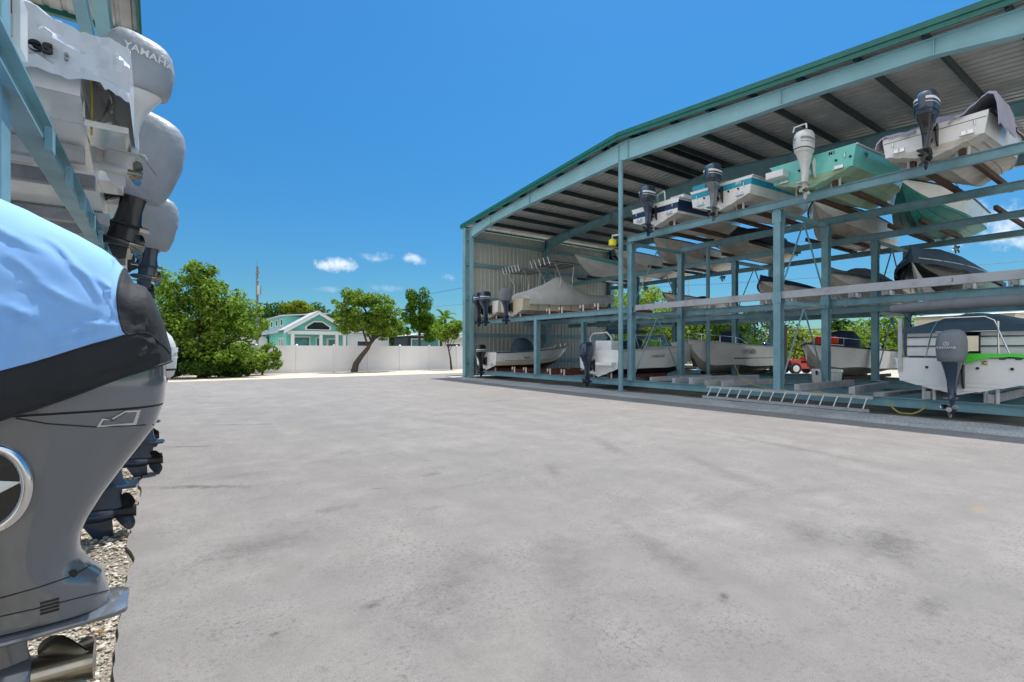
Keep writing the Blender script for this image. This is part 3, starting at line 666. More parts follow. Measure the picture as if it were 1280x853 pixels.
rack(RB, 22.2, 25.6, ((1.7, 5.75), (7.54, 5.75), (13.2, 5.75), (19.15, 5.75)), {.29: (1.0, 24.8), 3.14: (1.0, 24.8), 5.86: (1.0, 24.8)}, 0, braces=((13.2, .5, 2.9), (7.54, .5, 2.9), (13.2, 3.35, 5.6), (7.54, 3.35, 5.6), (19.15, .5, 2.9)))
for y in (3.8, 6.4, 9.1, 11.65): bunks(RF, 14.75, 19.4, y, 5.98, 'carpet')
for y, s in ((21, 1), (23.2, 1)): bunks(RF, 14.85, 18.6, y, 3.26, 'carpet_red')
for y in (15.6, 17.9): bunks(RF, 14.95, 18.6, y, 3.26, 'carpet_red')
for y in (3.5, 6.3, 9.2, 11.5): bunks(RF, 18.0, 18.6, y, 3.26, 'carpet_grey')
for y in (23.5, 20.7, 17.8, 14.9): bunks(RF, 14.95, 18.7, y, .41, 'carpet_red', sep=.5)
bunks(RF, 14.9, 18.7, 3.45, .41, 'carpet_grey', sep=.55, h=.2)
for y in (3.6, 6.4, 9.2, 13.8, 17.2, 22.8): bunks(RB, 21.4, 26.2, y, 5.98, 'carpet', stops=False)
for y in (3.4, 6.1, 8.6, 11.1, 16.4, 20): bunks(RB, 21.6, 26.2, y, 3.26, 'carpet_grey', stops=y in (3.4, 11.1))
for y in (8.8, 14.0, 18.5): bunks(RB, 21.4, 26.2, y, .41, 'carpet', stops=False)
lettering('2', .1, frame_matrix((14.917, 3.55, 3.2), (0, -1, 0), (0, 0, 1)), M['black_ink'], RF, .001)
local(RF); local(RB)
RL = thing('boat_rack', 'teal rack beam and posts under the shrink-wrapped boat at left', 'boat rack', (-.8, 8, 0))
for x in (-.80, -3.9):
    for y in (-2.6, 3.9, 10.4):
        p = MB(); p.tube([((-.715 if x > -1 else x), y, 0), ((-.715 if x > -1 else x), y, 6.0)], .09, 14) if y > 10 else p.ibeam((x, y, 0), (x, y, 6.0), .2, .2, (1, 0, 0)); p.build('upright', M['teal'], RL)
    for z in (3.14, 5.9):
        p = MB(); p.ibeam((x + .09, -5, z), (x + .09, 13.7, z), .22, .13, (0, 0, 1)) if z < 5 else p.ibeam((x, -5, z), (x, 13.7, z), .22, .13, (0, 0, 1))
        if z == 3.14 and x > -1:
            for y in np.arange(4.6, 10, .9): p.bx(x + .16, x + .20, y, y + .12, z - .18, z - .02)
        p.build('beam', M['teal'], RL)
for y in (6.3, 9.0, 12.0):
    bunks(RL, -4.2, -.55, y, 3.255, 'carpet_grey', stops=False)
local(RL)
# ================================================================== boats on the right-hand racks
PI = math.pi
S12 = lambda bottom, chine, sides: [bottom] * 5 + [chine] + sides
def boat(label, loc, rz, h, mats, bands, transom=None, cat='boat', **kw):
    t = thing('motor_boat', label, cat, loc, rz, 'boats stored on racks')
    boat_hull(t, h, mats, bands, transom, **kw)
    return t
def cleats(root, h, x=.25):
    c = MB()
    for sy in (-1, 1):
        c.tube([(-.012, sy * h.B * .36, h.D * .80), (-.05, sy * h.B * .36, h.D * .78), (-.05, sy * h.B * .36, h.D * .66), (-.012, sy * h.B * .36, h.D * .64)], .012, 6)
    c.build('stern_eye', M['steel'], root)
    for sy in (-1, 1):
        q = MB(); q.bx(-.09, -.004, sy * h.B * .30 - .12, sy * h.B * .30 + .12, .30, .315); q.bx(-.03, -.004, sy * h.B * .30 - .1, sy * h.B * .30 + .1, .316, .40)
        q.tube([(-.02, sy * h.B * .30, .40), (-.07, sy * h.B * .30, .315)], .014, 6)
        q.build('trim_tab', M['steel'], root)
def scupper(root, y, z):
    q = MB(); q.tube([(-.002, y, z), (-.03, y, z)], .03, 10); q.build('drain_fitting', M['rub'], root)
KU, KM, KL = 5.99, 3.27, .46
# --- upper front level (sterns over the yard)
h = Hull(5.6, 2.05, .74, .38, 17)
t = boat('white skiff with lavender cover slipping off its gunwales, highest boat at far right', (14.45, 3.8, KU), 0, h, ['bottom', 'gel', 'navy'], S12(0, 0, [1] * 6), rub='rub')
outboard(t, .03, .98, cowl='eng_navy', leg='eng_black', text=None, handle=1, tilt=4); cleats(t, h)
q = MB(); q.bx(-.006, -.002, -.93, .93, .60, .612); q.build('pinstripe', M['navy'], t)
for prof_, nm in (([(1.09, .62), (1.07, .74), (.98, .84), (.8, .86), (.6, .83), (.42, .81), (.3, .78)], 0), ([(-.30, .77), (-.42, .86), (-.58, .90), (-.72, 1.0), (-.86, 1.13), (-.97, 1.17), (-1.06, 1.12), (-1.11, .94), (-1.13, .72), (-1.14, .45)], 1)):
    c = MB(); rings = []; P = []
    for p, q in zip(prof_[:-1], prof_[1:]): P += [(p[0] + (q[0] - p[0]) * k / 5, p[1] + (q[1] - p[1]) * k / 5) for k in range(5)]
    P.append(prof_[-1])
    for (y, z) in P:
        ring = []
        for k in range(16):
            x = -.07 + 1.5 * k / 15; w = .05 * noise.noise(Vector((x * 5 + y * 2, y * 7, 3))) + .02 * noise.noise(Vector((x * 14, y * 14, 5)))
            ring.append((x + w * .5, y, z + w - (.10 * (1 - k / 1.5) if k < 2 else 0) - .03 * k / 15))
        rings.append(ring + [(x, y * .985, z - .035) for x, y, z in ring[::-1]])
    c.loft(rings, True, True); c.build('slipped_cover', M['c_lav'], t, sharp=80)
fitted_cover(t, h, 'c_lav', lambda t_: .22 + .15 * math.sin(t_ * 6), t0=.1, t1=.95, seed=3, wr=.06, drop=.05)
h = Hull(5.9, 2.3, .86, .42, 18)
t = boat('mint green boat with white motor and tan stained bottom on top rack', (14.45, 6.4, KU), 0, h, ['mint_bottom', 'mint'], S12(0, 0, [1] * 6), rub='rub_white')
outboard(t, .05, 1.0, cowl='eng_white', leg='eng_white', stripes='grey_ink', prop='prop'); cleats(t, h)
g = MB(); g.tube([(-.62, -.17, 1.40), (-.60, -.15, 1.53), (-.5, 0, 1.58), (-.60, .15, 1.53), (-.62, .17, 1.40)], .02, 8); g.build('motor_guard', M['alu_white'], t)
q = MB(); q.bx(-.34, -.004, .58, 1.06, .44, .62); q.bx(-.345, -.343, .62, 1.02, .47, .60); q.build('bolt_on_step', M['gel_clean'], t)
lettering('M1', .13, frame_matrix((-.004, -.52, .77), (0, -1, 0), (0, 0, 1)), M['black_ink'], t, .001, bold=.004)
lettering('cigt', .17, frame_matrix((.55, -h.b(.1) - .006, .70), (1, 0, 0), (0, -.10, 1)), M['black_ink'], t, .003, shear=.3)
windscreen(t, 2.7, 1.6, .95, .35)
for y in (-.62, .3, -.95): scupper(t, y, .55)
h = Hull(5.8, 2.25, .84, .4, 18)
t = boat('white boat with broad aqua stripe and dark motor on top rack', (14.45, 9.1, KU), 0, h, ['bottom', 'gel', 'aqua'], S12(0, 0, [1, 1, 1, 2, 2, 1]), transom=S12(1, 1, [1, 1, 1, 2, 2, 1]), rub='rub_white')
outboard(t, .02, .98, cowl='eng_navy', leg='eng_grey', stripes='decal'); cleats(t, h)
lettering('201', .13, frame_matrix((-.006, -.62, .71), (0, -1, 0), (0, 0, 1)), M['decal'], t, .002, bold=.004)
fitted_cover(t, h, 'c_silver', lambda t_: .16, t0=.07, t1=.5, seed=8, wr=.03, drop=.03, name='cockpit_cover')
q = MB(); q.bx(.05, .5, .55, 1.02, .85, 1.02); q.build('stern_seat', M['aqua'], t)
for y in (-.62, .55, -.3): scupper(t, y, .52)
h = Hull(5.7, 2.2, .82, .4, 18)
t = boat('navy sided white boat with curved stern rail, top rack next to ridge post', (14.45, 11.65, KU), 0, h, ['bottom', 'gel', 'navy'], S12(0, 0, [1, 2, 2, 2, 2, 1]), transom=S12(1, 1, [1, 1, 2, 2, 1, 1]), rub='rub_white')
outboard(t, .02, .98, cowl='eng_navy', leg='eng_navy'); cleats(t, h)
r = MB(); r.tube([(.15, -.35, .84), (.12, -.35, 1.12), (.16, -.3, 1.22), (.3, .1, 1.2), (1.3, .85, 1.1), (1.35, .9, .84)], .026, 8); r.build('stern_rail', M['alu_white'], t)
q = MB(); q.bx(.3, .8, -1.0, -.45, .84, .98); q.build('stern_seat', M['gel_clean'], t)
# --- rear rack, upper level, bows towards the yard
def bow_boat(label, y, L, B, D, mats, bands, z, x_bow=20.9, **kw):
    hh = Hull(L, B, D, kw.pop('rise', .5), kw.pop('dead', 19), entry=kw.pop('entry', .5), flare=kw.pop('flare', .3))
    return hh, boat(label, (x_bow + L + .1, y, z), PI, hh, mats, bands, **kw)
h, t = bow_boat('white bow-forward boat with teal green bottom paint, under the lavender covered skiff', 6.4, 6.0, 2.4, 1.05, ['green_bottom', 'gel'], S12(0, 0, [0, 1, 1, 1, 1, 1]), KU, rub='rub', dead=22); bow_rail(t, h); console(t, 2.6, .6)
outboard(t, .05, 1.0); 
h, t = bow_boat('plain white bow-forward boat with black rub rail, under the mint boat', 9.2, 5.8, 2.25, .95, ['bottom', 'gel'], S12(0, 0, [1] * 6), KU, rub='rub'); console(t, 2.6, .5); outboard(t, .05, 1.0)
h, t = bow_boat('boat wrapped in a dark green and black tarpaulin on rear top rack', 13.3, 6.0, 2.3, .85, ['bottom', 'eng_black'], S12(0, 0, [1] * 6), KU, x_bow=20.3, rub='rub')
fitted_cover(t, h, 'c_black', lambda q: .25 + .45 * math.exp(-((q - .35) / .2) ** 2), seed=5, wr=.06, drop=.42); outboard(t, .05, 1.0, cover='c_black')
h, t = bow_boat('tan white bare bow jutting towards the ridge post on rear top rack', 17.0, 5.9, 2.3, 1.0, ['bottom', 'bottom'], S12(0, 0, [1] * 6), KU, rub='rub'); console(t, 2.6, .5, 'c_navy', cover=True); outboard(t, .05, 1.0)
h, t = bow_boat('white boat with sea green gunwale band and black console cover, high by the back wall', 23.0, 6.2, 2.3, 1.0, ['gel', 'gel', 'mint'], S12(0, 0, [1, 1, 1, 1, 2, 2]), KU, rub='rub_white'); console(t, 2.9, .5, 'c_black', cover=True, hgt=1.25, w=.95, l=.9); bow_rail(t, h); outboard(t, .05, 1.0)
h, t = bow_boat('white boat half hidden behind the second ridge post on rear top rack', 20.2, 5.8, 2.2, .95, ['bottom', 'gel'], S12(0, 0, [1] * 6), KU, x_bow=21.4, rub='rub'); outboard(t, .05, 1.0)
# --- rear rack, middle level
h, t = bow_boat('black hulled boat under a slate canvas cover, middle level behind the white beam', 6.0, 6.2, 2.5, .95, ['gel', 'eng_black'], [0] * 2 + [1] * 10, KM, rub='rub_white', x_bow=20.6)
fitted_cover(t, h, 'c_slate', lambda q: .42 + .42 * math.exp(-((q - .55) / .25) ** 2), seed=11, wr=.03, drop=.2); outboard(t, .05, 1.0)
h, t = bow_boat('low white boat under a grey cover, middle level left of the black hulled boat', 8.7, 6.0, 2.4, .85, ['bottom', 'gel'], S12(0, 0, [1] * 6), KM, rub='rub', x_bow=21)
fitted_cover(t, h, 'c_grey', lambda q: .2 + .55 * math.exp(-((q - .5) / .2) ** 2), seed=13, wr=.03); outboard(t, .05, .95)
h, t = bow_boat('white skiff with navy cover lying flat, middle level behind the tall rack post', 11.3, 5.9, 2.45, .8, ['bottom', 'gel'], S12(0, 0, [1] * 6), KM, rub='rub', x_bow=20.9)
fitted_cover(t, h, 'c_navy', lambda q: .2 + .2 * math.sin(q * 3), seed=17, wr=.02, drop=.06); outboard(t, .05, .95)
h, t = bow_boat('small white skiff with black console cover, middle level right of the ridge post', 16.4, 5.6, 2.3, .75, ['bottom', 'gel'], S12(0, 0, [1] * 6), KM, rub='rub', x_bow=21); console(t, 2.4, .3, 'c_black', cover=True, hgt=.95); outboard(t, .05, .95)
pl = MB(); pl.loft([sell(0, 0, q, .12 * (1 - abs(q) ** 3) + .02, .05, 14) for q in (-1, -.8, 0, .8, .98)], True, True)
# --- left bay, middle level
h = Hull(7.6, 2.3, .95, .55, 19, flare=.3)
t = boat('white boat with twin navy motors and a pale top, middle level against the side wall', (14.75, 23.25, KM), 0, h, ['bottom', 'gel'], S12(0, 0, [1] * 6), rub='rub_white', deck='gel')
outboard(t, .02, 1.02, cowl='eng_navy', leg='eng_navy', y=.36); outboard(t, .02, 1.02, cowl='eng_navy', leg='eng_navy', y=-.36)
console(t, 3.0, .5, hgt=1.2); t_top(t, 2.55, 1.15, 1.9, 1.7, 'c_silver', rods=6, hgt=1.65)
h = Hull(7.4, 2.15, .88, .5, 19, flare=.3)
t = boat('white boat under a peaked pale grey cover with grey covered motor, middle level', (14.75, 20.95, KM), 0, h, ['bottom', 'cream'], S12(0, 0, [1] * 6), rub='rub_white')
outboard(t, .02, 1.0, leg='eng_navy', cover='c_grey'); t_top(t, 3.0, 1.15, 1.9, 2.0, 'eng_black', rods=5, hgt=1.75)
fitted_cover(t, h, 'c_light', lambda q: .22 + 1.15 * math.exp(-abs((q - .42) / .17) ** 1.4) + .2 * math.exp(-((q - .2) / .15) ** 2), t0=.06, seed=21, wr=.02, drop=.28, out=.05)
for q in np.linspace(.12, .9, 9):
    for sy in (-1,):
        s_ = MB(); tt = q; x = h.x(tt) + .16 * tt * tt * (h.zs(tt) - h.k(tt)); y = sy * (h.b(tt) + .05)
        s_.tube([(x, y, h.zs(tt) - .26), (x, y * .98, h.zs(tt) - .55)], .012, 5); s_.build('tie_strap', M['rub'], t)
# --- left bay, ground level
h = Hull(6.0, 2.2, .98, .42, 17, full=2.2)
t = boat('white centre console boat with black motor on the bottom rack in the shed corner', (14.75, 23.4, KL), 0, h, ['red_bottom', 'cream', 'gel'], S12(0, 0, [1, 1, 2, 2, 2, 2]), transom=S12(2, 2, [2] * 6), rub='navy')
outboard(t, .06, .95, cowl='eng_black', leg='eng_black', stripes='decal'); console(t, 2.5, .55, 'c_slate', cover=True, hgt=1.25, w=.9, l=.95); cleats(t, h)
s_ = MB()
for sy in (1, -1):
    s_.loft([[(h.x(q), sy * (np.interp(z, [p[1] for p in h.section(q)][6:], [p[0] for p in h.section(q)][6:]) + .006), z + .1 * q * q) for z in (.52, .545)] for q in np.linspace(.1, .8, 20)], False, False, 0, True, wrap=False)
s_.build('pinstripe', M['teal_ink'], t)
lettering('Angler', .17, frame_matrix((2.0, -h.b(.33) - .012, .70), (1, 0, 0), (0, -.12, 1)), M['teal_ink'], t, .004, shear=.4)
bow_rail(t, h, .6, .2)
h = Hull(7.0, 2.45, 1.12, .5, 19, full=2.3)
t = boat('white bowrider with navy bottom and windscreen beside the ridge post', (14.85, 14.85, KL), 0, h, ['blue_bottom', 'gel_clean', 'gel'], S12(0, 0, [1, 1, 1, 2, 2, 2]), transom=S12(1, 1, [1] * 6), rub='rub_white')
outboard(t, .02, 1.0, cowl='eng_navy', leg='eng_navy', y=.30, decal=False); windscreen(t, 3.6, 1.9, 1.28, .5, .4)
a = MB(); a.tube([(.5, .95, 1.1), (.42, .9, 1.65), (.4, .7, 1.82), (.4, -.1, 1.85), (.42, -.32, 1.65), (.5, -.35, 1.1)], .035, 8); a.build('stern_arch', M['alu_white'], t)
q = MB(); q.bx(.15, .62, -.6, .3, 1.12, 1.5); q.build('stern_seat', M['gel_clean'], t); q = MB(); q.bx(-.26, -.004, -.98, -.10, .50, .62); q.build('swim_platform', M['gel_clean'], t)
for y in (-.5, .5): q = MB(); q.loft([sell(1.6, y, z, a_, b_, 16, 3) for z, a_, b_ in ((1.0, .4, .35), (1.5, .36, .3), (1.56, .2, .2))]); q.build('seat_cushion', M['c_navy'], t)
q = MB(); q.loft([[(x, u * .95, 1.86 + .16 * (1 - u * u)) for u in np.linspace(-1, 1, 9)] + [(x, u * .95, 1.84) for u in np.linspace(1, -1, 3)] for x in (1.0, 2.1)], True, True); q.build('bimini_canvas', M['c_navy'], t)
q = MB()
for sy in (-1, 1): q.tube([(1.4, sy * 1.0, 1.1), (1.1, sy * .95, 1.86)], .015, 6); q.tube([(1.4, sy * 1.0, 1.1), (2.0, sy * .95, 1.86)], .015, 6); q.build('bimini_leg', M['alu'], t); q = MB()
lettering('HURRICANE', .15, frame_matrix((2.3, -h.b(.33) - .012, .86), (1, 0, 0), (0, -.1, 1)), M['grey_ink'], t, .003)
# --- ground level, rear rack
h, t = bow_boat('white boat with dark swoosh and name on its side, navy console cover, ground level', 14.0, 6.4, 2.4, 1.25, ['bottom', 'gel'], S12(0, 0, [1] * 6), .5, x_bow=19.6, rub='rub_white', rise=.3, flare=.15, entry=.74, dead=16)
console(t, 3.0, .8, 'c_navy', cover=True, hgt=1.2, w=1.0, l=.8); bow_rail(t, h, .5, .3); outboard(t, .05, 1.0)
lettering('Re No', .34, frame_matrix((3.25, h.b(.48) + .035, 1.0), (-1, 0, 0), (0, .12, 1)), M['navy'], t, .006, bold=.01, shear=.35)
sw = MB(); P = []
for q in np.linspace(.02, .78, 30):
    z0 = .66 + (.42 * max(0, (.14 - q) / .14) ** 1.3); sc = h.section(q); yy = [float(np.interp(z, [p[1] for p in sc][6:], [p[0] for p in sc][6:])) + .012 for z in (z0, z0 + .05)]
    P.append([(h.x(q), yy[0], z0), (h.x(q), yy[1], z0 + .05)])
sw.loft(P, False, False, 0, True, wrap=False); sw.build('swoosh', M['navy'], t)
h, t = bow_boat('white skiff with navy console cover and bow rail behind the white cooler, ground level', 8.8, 5.9, 2.3, 1.0, ['bottom', 'gel'], S12(0, 0, [1] * 6), .55, x_bow=19.5, rub='rub', rise=.28, flare=.15, entry=.72, dead=16)
console(t, 3.0, .6, 'c_navy', cover=True, hgt=1.2, w=1.05, l=.95); bow_rail(t, h, .5, .3); outboard(t, .05, .95)
# --- ground level, near right: deck boat with grey covered motor
h = Hull(6.2, 2.5, .84, .15, 15, full=3.2, entry=.62)
t = boat('white deck boat with grey covered motor, panelled rail and lime towel at far right', (14.85, 3.45, .56), 0, h, ['gel', 'gel_clean'], S12(1, 1, [1] * 6), rub='rub_white', floor=.25)
outboard(t, -.06, 1.06, leg='eng_navy', cover='c_grey', text='YAMAHA', prop='steel', rot=.9)
fr = MB()
for z in (.86, 1.12, 1.34, 1.56):
    for p0, p1 in (((.55, -1.12, z), (.55, .18 - .45, z)), ((.55, .42, z), (.55, 1.12, z)), ((.55, -1.12, z), (4.8, -1.12, z)), ((.55, 1.12, z), (4.8, 1.12, z))):
        fr.bar(p0, p1, .03, .03)
for x, y in ((.55, -1.12), (.55, -.27), (.55, .42), (.55, 1.12), (2.6, 1.12), (4.8, 1.12), (2.6, -1.12), (4.8, -1.12)): fr.bar((x, y, .86), (x, y, 1.57), .032, .032)
rf = fr.build('rail_frame', M['eng_navy'], t)
for p0, p1 in (((.565, -1.10), (.565, -.29)), ((.565, .44), (.565, 1.10)), ((.57, -1.105), (4.8, -1.105)), ((.57, 1.105), (4.8, 1.105))):
    for z0, z1 in ((.88, 1.105), (1.135, 1.325), (1.355, 1.545)):
        q = MB(); q.bar((p0[0], p0[1], (z0 + z1) / 2), (p1[0], p1[1], (z0 + z1) / 2), .008, z1 - z0); q.build('rail_panel', M['gel_clean'], rf)
c = MB(); rings = []
for i in range(20):
    x = .45 + 4.6 * i / 19; ring = []
    for j in range(15):
        u = j / 7 - 1; a_ = abs(u); hh = .10 + .26 * math.sin(min(1, i / 5) * PI / 2)
        y = math.copysign(min(1.2, a_ * 1.30), u); z = 1.58 + hh * (1 - min(1, a_ / .9) ** 1.6) - (.14 if a_ > .95 else 0)
        ring.append((x, y, z + .015 * noise.noise(Vector((x * 3, y * 3, 2)))))
    rings.append(ring)
c.loft([[(p[0] - .01, p[1], min(p[2], 1.46)) for p in rings[0]]] + rings, True, True, wrap=False); c.build('mooring_cover', M['c_slate'], t, sharp=60)
bt = MB(); bt.tube([(.3, -1.65, 2.08), (.3, -1.2, 2.1), (.3, -.5, 2.115), (.3, .1, 2.10), (.3, .8, 2.085), (.3, 1.35, 2.06)], [.10, .125, .13, .128, .122, .10], 16)
for y in (-.35, .1, .55): bt.tube([(.3, y, 2.1), (.3, y + .03, 2.1)], .138, 16)
bb = bt.build('bimini_boot', M['c_grey'], t)
q = MB()
for sy in (-1, 1):
    q.tube([(1.5, sy * 1.13, 1.3), (.9, sy * 1.15, 1.75), (.32, sy * 1.15, 2.05)], .016, 6)
    q.tube([(.9, sy * 1.14, .86), (.9, sy * 1.15, 1.75)], .016, 6)
    q.build('bimini_leg', M['eng_navy'], bb); q = MB()
a = MB(); a.tube([(.18, .62, .86), (.12, .5, 1.42), (.12, .38, 1.70), (.12, .25, 1.77), (.12, -.45, 1.77), (.12, -.6, 1.68), (.12, -.68, 1.42), (.18, -.86, .86)], .018, 8); a.tube([(.12, .42, 1.45), (.12, -.66, 1.45)], .010, 6); a.tube([(.12, -.66, 1.66), (.14, -.66, .86)], .018, 8); a.build('tow_arch', M['steel'], t)
lp = MB(); lp.bx(-.05, .02, 1.02, 1.10, .52, 1.78); lp.bx(-.055, -.051, 1.04, 1.08, .6, 1.7); lp.build('folded_ladder', M['alu'], t)
q = MB(); q.bx(-.005, -.001, -.52, -.40, .68, .80); q.build('registration_sticker', M['yellow'] if 0 else M['cream'], t)
lettering('C', .10, frame_matrix((-.007, -.46, .74), (0, -1, 0), (0, 0, 1)), M['black_ink'], t, .001, bold=.004)
for y in (-.75, -1.0):
    q = MB(); q.bx(-.012, -.001, y - .05, y + .05, .815, .835); q.build('deck_hatch_latch', M['rub'], t)
for y in (.55, -.9, .15, -.35): scupper(t, y, .62)
tw = MB(); rings = []
for i in range(12):
    u = i / 11; y = -.05 - 1.15 * u; rings.append([(.02 + .05 * noise.noise(Vector((y * 4, 1, 1))) + dx, y, .87 + dz + .03 * noise.noise(Vector((y * 5, 0, 2)))) for dx, dz in ((.3, .06), (.1, .075), (-.05, .05), (-.08, -.14 * math.exp(-((u - .12) / .22) ** 2)), (-.055, -.14 * math.exp(-((u - .12) / .22) ** 2)), (-.02, .02), (.1, .03), (.3, .02))])
tw.loft(rings, True, True); o = tw.build('towel', M['c_green'], None, Matrix.Translation((14.85, 3.45, .56)), sharp=80)
tag(o, 'lime green towel draped over the white deck boat transom', 'towel')
# ================================================================== loose things at the rack
def post(name, label, cat, mb, m, group=None): return tag(mb.build(name, M[m]), label, cat, group)
lab = ['wrapped white timber bunk lying nearest the ridge post on the low beams', 'soiled white timber bunk with a grey patch, second from the ridge post', 'thick white timber bunk just left of the tall rack post, longest of its heap',
       'short white timber bunk on the low beam between thick bunk and tall post', 'white timber bunk lying at an angle directly behind the ladder top', 'square-ended white timber bunk right of the tall rack post', 'white timber bunk with a cut end in front of the cooler', 'flat white timber plank under the deck boat bow side, grey blotched']
for i, (y0, y1, x1, ww_, hh_) in enumerate(((12.2, 12.0, 18.4, .12, .16), (11.2, 11.3, 18.6, .12, .17), (10.5, 10.2, 18.7, .15, .22), (9.9, 9.6, 17.2, .13, .17), (9.3, 8.8, 17.8, .13, .17), (7.0, 7.0, 18.7, .13, .19), (5.6, 5.9, 18.2, .14, .20), (5.0, 4.75, 17.6, .22, .09))):
    b = MB(); b.bar((14.93, y0, .41 + hh_ / 2), (x1, y1, .41 + hh_ / 2), ww_, hh_)
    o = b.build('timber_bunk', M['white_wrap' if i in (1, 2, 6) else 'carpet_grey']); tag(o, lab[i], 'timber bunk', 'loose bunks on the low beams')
LD = thing('ladder', 'aluminium ladder lying on edge against the low rack beam', 'ladder', (14.6, 7.4, 0))
for (x, z, nm) in ((14.50, .06, 'rail'), (14.74, .37, 'rail')):
    b = MB(); b.bar((x, 9.75, z), (x, 5.05, z), .035, .08); b.build(nm, M['alu'], LD)
for k in range(14):
    y = 9.6 - k * .338; b = MB(); b.tube([(14.50, y, .05), (14.74, y - .02, .355)], .022, 8); b.build('rung', M['alu'], LD)
local(LD)
LP = thing('dock_light', 'yellow light box clamped high on the ridge post', 'light', (14.5, 13.5, 5.7))
b = MB(); b.loft([sell(0, 0, z, a_, b2, 20, 3) for z, a_, b2 in ((-.12, .10, .10), (-.10, .13, .13), (.10, .125, .125), (.13, .09, .09))]); b.build('light_body', M['yellow'], LP, Matrix.Translation((-.11, .12, .05)))
b = MB(); b.tube([(-.11, .12, .19), (-.11, .12, .32), (0.08, -.08, .34)], .05, 10); b.build('bracket', M['alu'], LP)
def rope(name, label, pts, r, m, n_=40, sag=0):
    P = []; pts = [Vector(p) for p in pts]
    for i in range(len(pts) - 1):
        for k in range(n_ // (len(pts) - 1)):
            u = k / (n_ // (len(pts) - 1)); p = pts[i].lerp(pts[i + 1], u); P.append((p.x + .02 * math.sin(i * 3 + u * 7), p.y, p.z - sag * 4 * u * (1 - u)))
    P.append(tuple(pts[-1])); b = MB(); b.tube(P, r, 6); return tag(b.build(name, M[m]), label, 'rope')
rope('rope', 'yellow rope trailing over the low beam by the tall rack post', [(17.8, 10.6, 1.0), (15.6, 9.0, .62), (14.86, 7.9, .46), (14.84, 7.3, .42), (14.84, 6.4, .44), (14.86, 5.6, .43), (14.86, 5.0, .41)], .012, 'rope_y', sag=.05)
rope('rope', 'yellow rope looped on the ground right of the ladder foot', [(14.8, 4.75, .3), (14.7, 4.55, .10), (14.66, 4.35, .06), (14.7, 4.15, .10), (14.8, 4.0, .26)], .018, 'rope_y', sag=.02)
co = at(1049, 462, X=19.0); CO = thing('cooler', 'white plastic cooler box standing in front of the skiff bow', 'cooler', (19.0, 7.9, .44))
b = MB(); b.loft([sell(0, 0, z, a_, b2, 24, 7) for z, a_, b2 in ((0, .24, .38), (.02, .25, .40), (.36, .27, .42))]); b.build('box', M['gel_clean'], CO)
b = MB(); b.loft([sell(0, 0, z, a_, b2, 24, 7) for z, a_, b2 in ((.365, .28, .43), (.38, .29, .44), (.46, .285, .435), (.48, .26, .41))]); b.build('lid', M['gel_clean'], CO)
b = MB()
for y in (-.2, .2): b.bx(-.30, -.285, y - .03, y + .03, .28, .42)
b.build('latch', M['rub'], CO)
# the cooler stands on a plank laid over the rack beams
b = MB(); b.bar((18.3, 7.95, .415), (19.8, 7.95, .415), .7, .04); tag(b.build('plank', M['wood']), 'weathered plank under the white cooler', 'plank')
# red forklift behind the racks
fp_ = at(1000, 437, D=33)
FK = thing('forklift', 'red forklift truck parked behind the racks', 'forklift', (fp_.x, fp_.y, 0), R(150))
b = MB(); b.prism([(-1.2, .35), (.9, .35), (1.0, .9), (.35, .95), (.3, .7), (-.3, .7), (-.4, 1.1), (-1.15, 1.15), (-1.3, .8)], lambda u, v, t_: (u, t_, v), -.55, .55); b.build('body', M['red'], FK)
for x, r_ in ((.75, .36), (-.85, .30)):
    for sy in (-1, 1):
        b = MB(); b.tube([(x, sy * .48, r_), (x, sy * .70, r_)], r_, 24); wq = b.build('wheel', M['tyre'], FK)
        b = MB(); b.tube([(x, sy * .69, r_), (x, sy * .715, r_)], r_ * .6, 20); b.build('rim', M['decal'], wq)
b = MB()
for sy in (-.3, .3): b.bx(1.15, 1.3, sy - .06, sy + .06, .1, 3.2)
for z in (.5, 1.6, 2.8): b.bx(1.17, 1.28, -.3, .3, z, z + .12)
b.build('mast', M['black_iron'], FK)
b = MB()
for sy in (-.25, .25): b.bx(1.3, 2.3, sy - .06, sy + .06, .12, .17)
b.bx(1.3, 1.35, -.45, .45, .15, .7); b.build('fork', M['black_iron'], FK)
b = MB(); b.loft([sell(-.25, 0, z, a_, b2, 16, 4) for z, a_, b2 in ((.7, .22, .24), (.85, .24, .25))]); b.prism([(-.5, .8), (-.38, .8), (-.48, 1.45), (-.6, 1.45)], lambda u, v, t_: (u, t_, v), -.24, .24); b.build('seat', M['black_iron'], FK)
b = MB(); b.bx(-.1, .28, .551, .556, .47, .60) if 0 else b.bx(-.75, -.1, .551, .556, .58, .78); b.build('nameplate', M['decal'], FK)
b = MB()
for sy in (-.5, .5): b.tube([(.85, sy, .9), (.55, sy, 2.05), (-.7, sy, 2.1), (-1.0, sy, 1.1)], .03, 8)
for q in (-.5, -.1, .3): b.bar((q, -.5, 2.07), (q, .5, 2.07), .05, .04)
b.build('overhead_guard', M['black_iron'], FK)
b = MB(); b.tube([(.5, 0, .9), (.3, 0, 1.25)], .025, 6); b.tube([(.3 + .17 * math.cos(a_) * .5, .17 * math.sin(a_), 1.27 + .06 * math.cos(a_)) for a_ in np.linspace(0, 6.28, 16)[:-1]], .016, 6, closed=True); b.build('steering_wheel', M['black_iron'], FK)
tp = MB(); rings = []
for i in range(9):
    y = 17.0 + .35 * i; rings.append([(29.6 + u * .9, y, .05 + 1.55 * (1 - abs(u) ** 1.5) * (.8 + .2 * math.sin(i)) + .1 * noise.noise(Vector((u * 2, y, 0)))) for u in np.linspace(-1, 1, 11)])
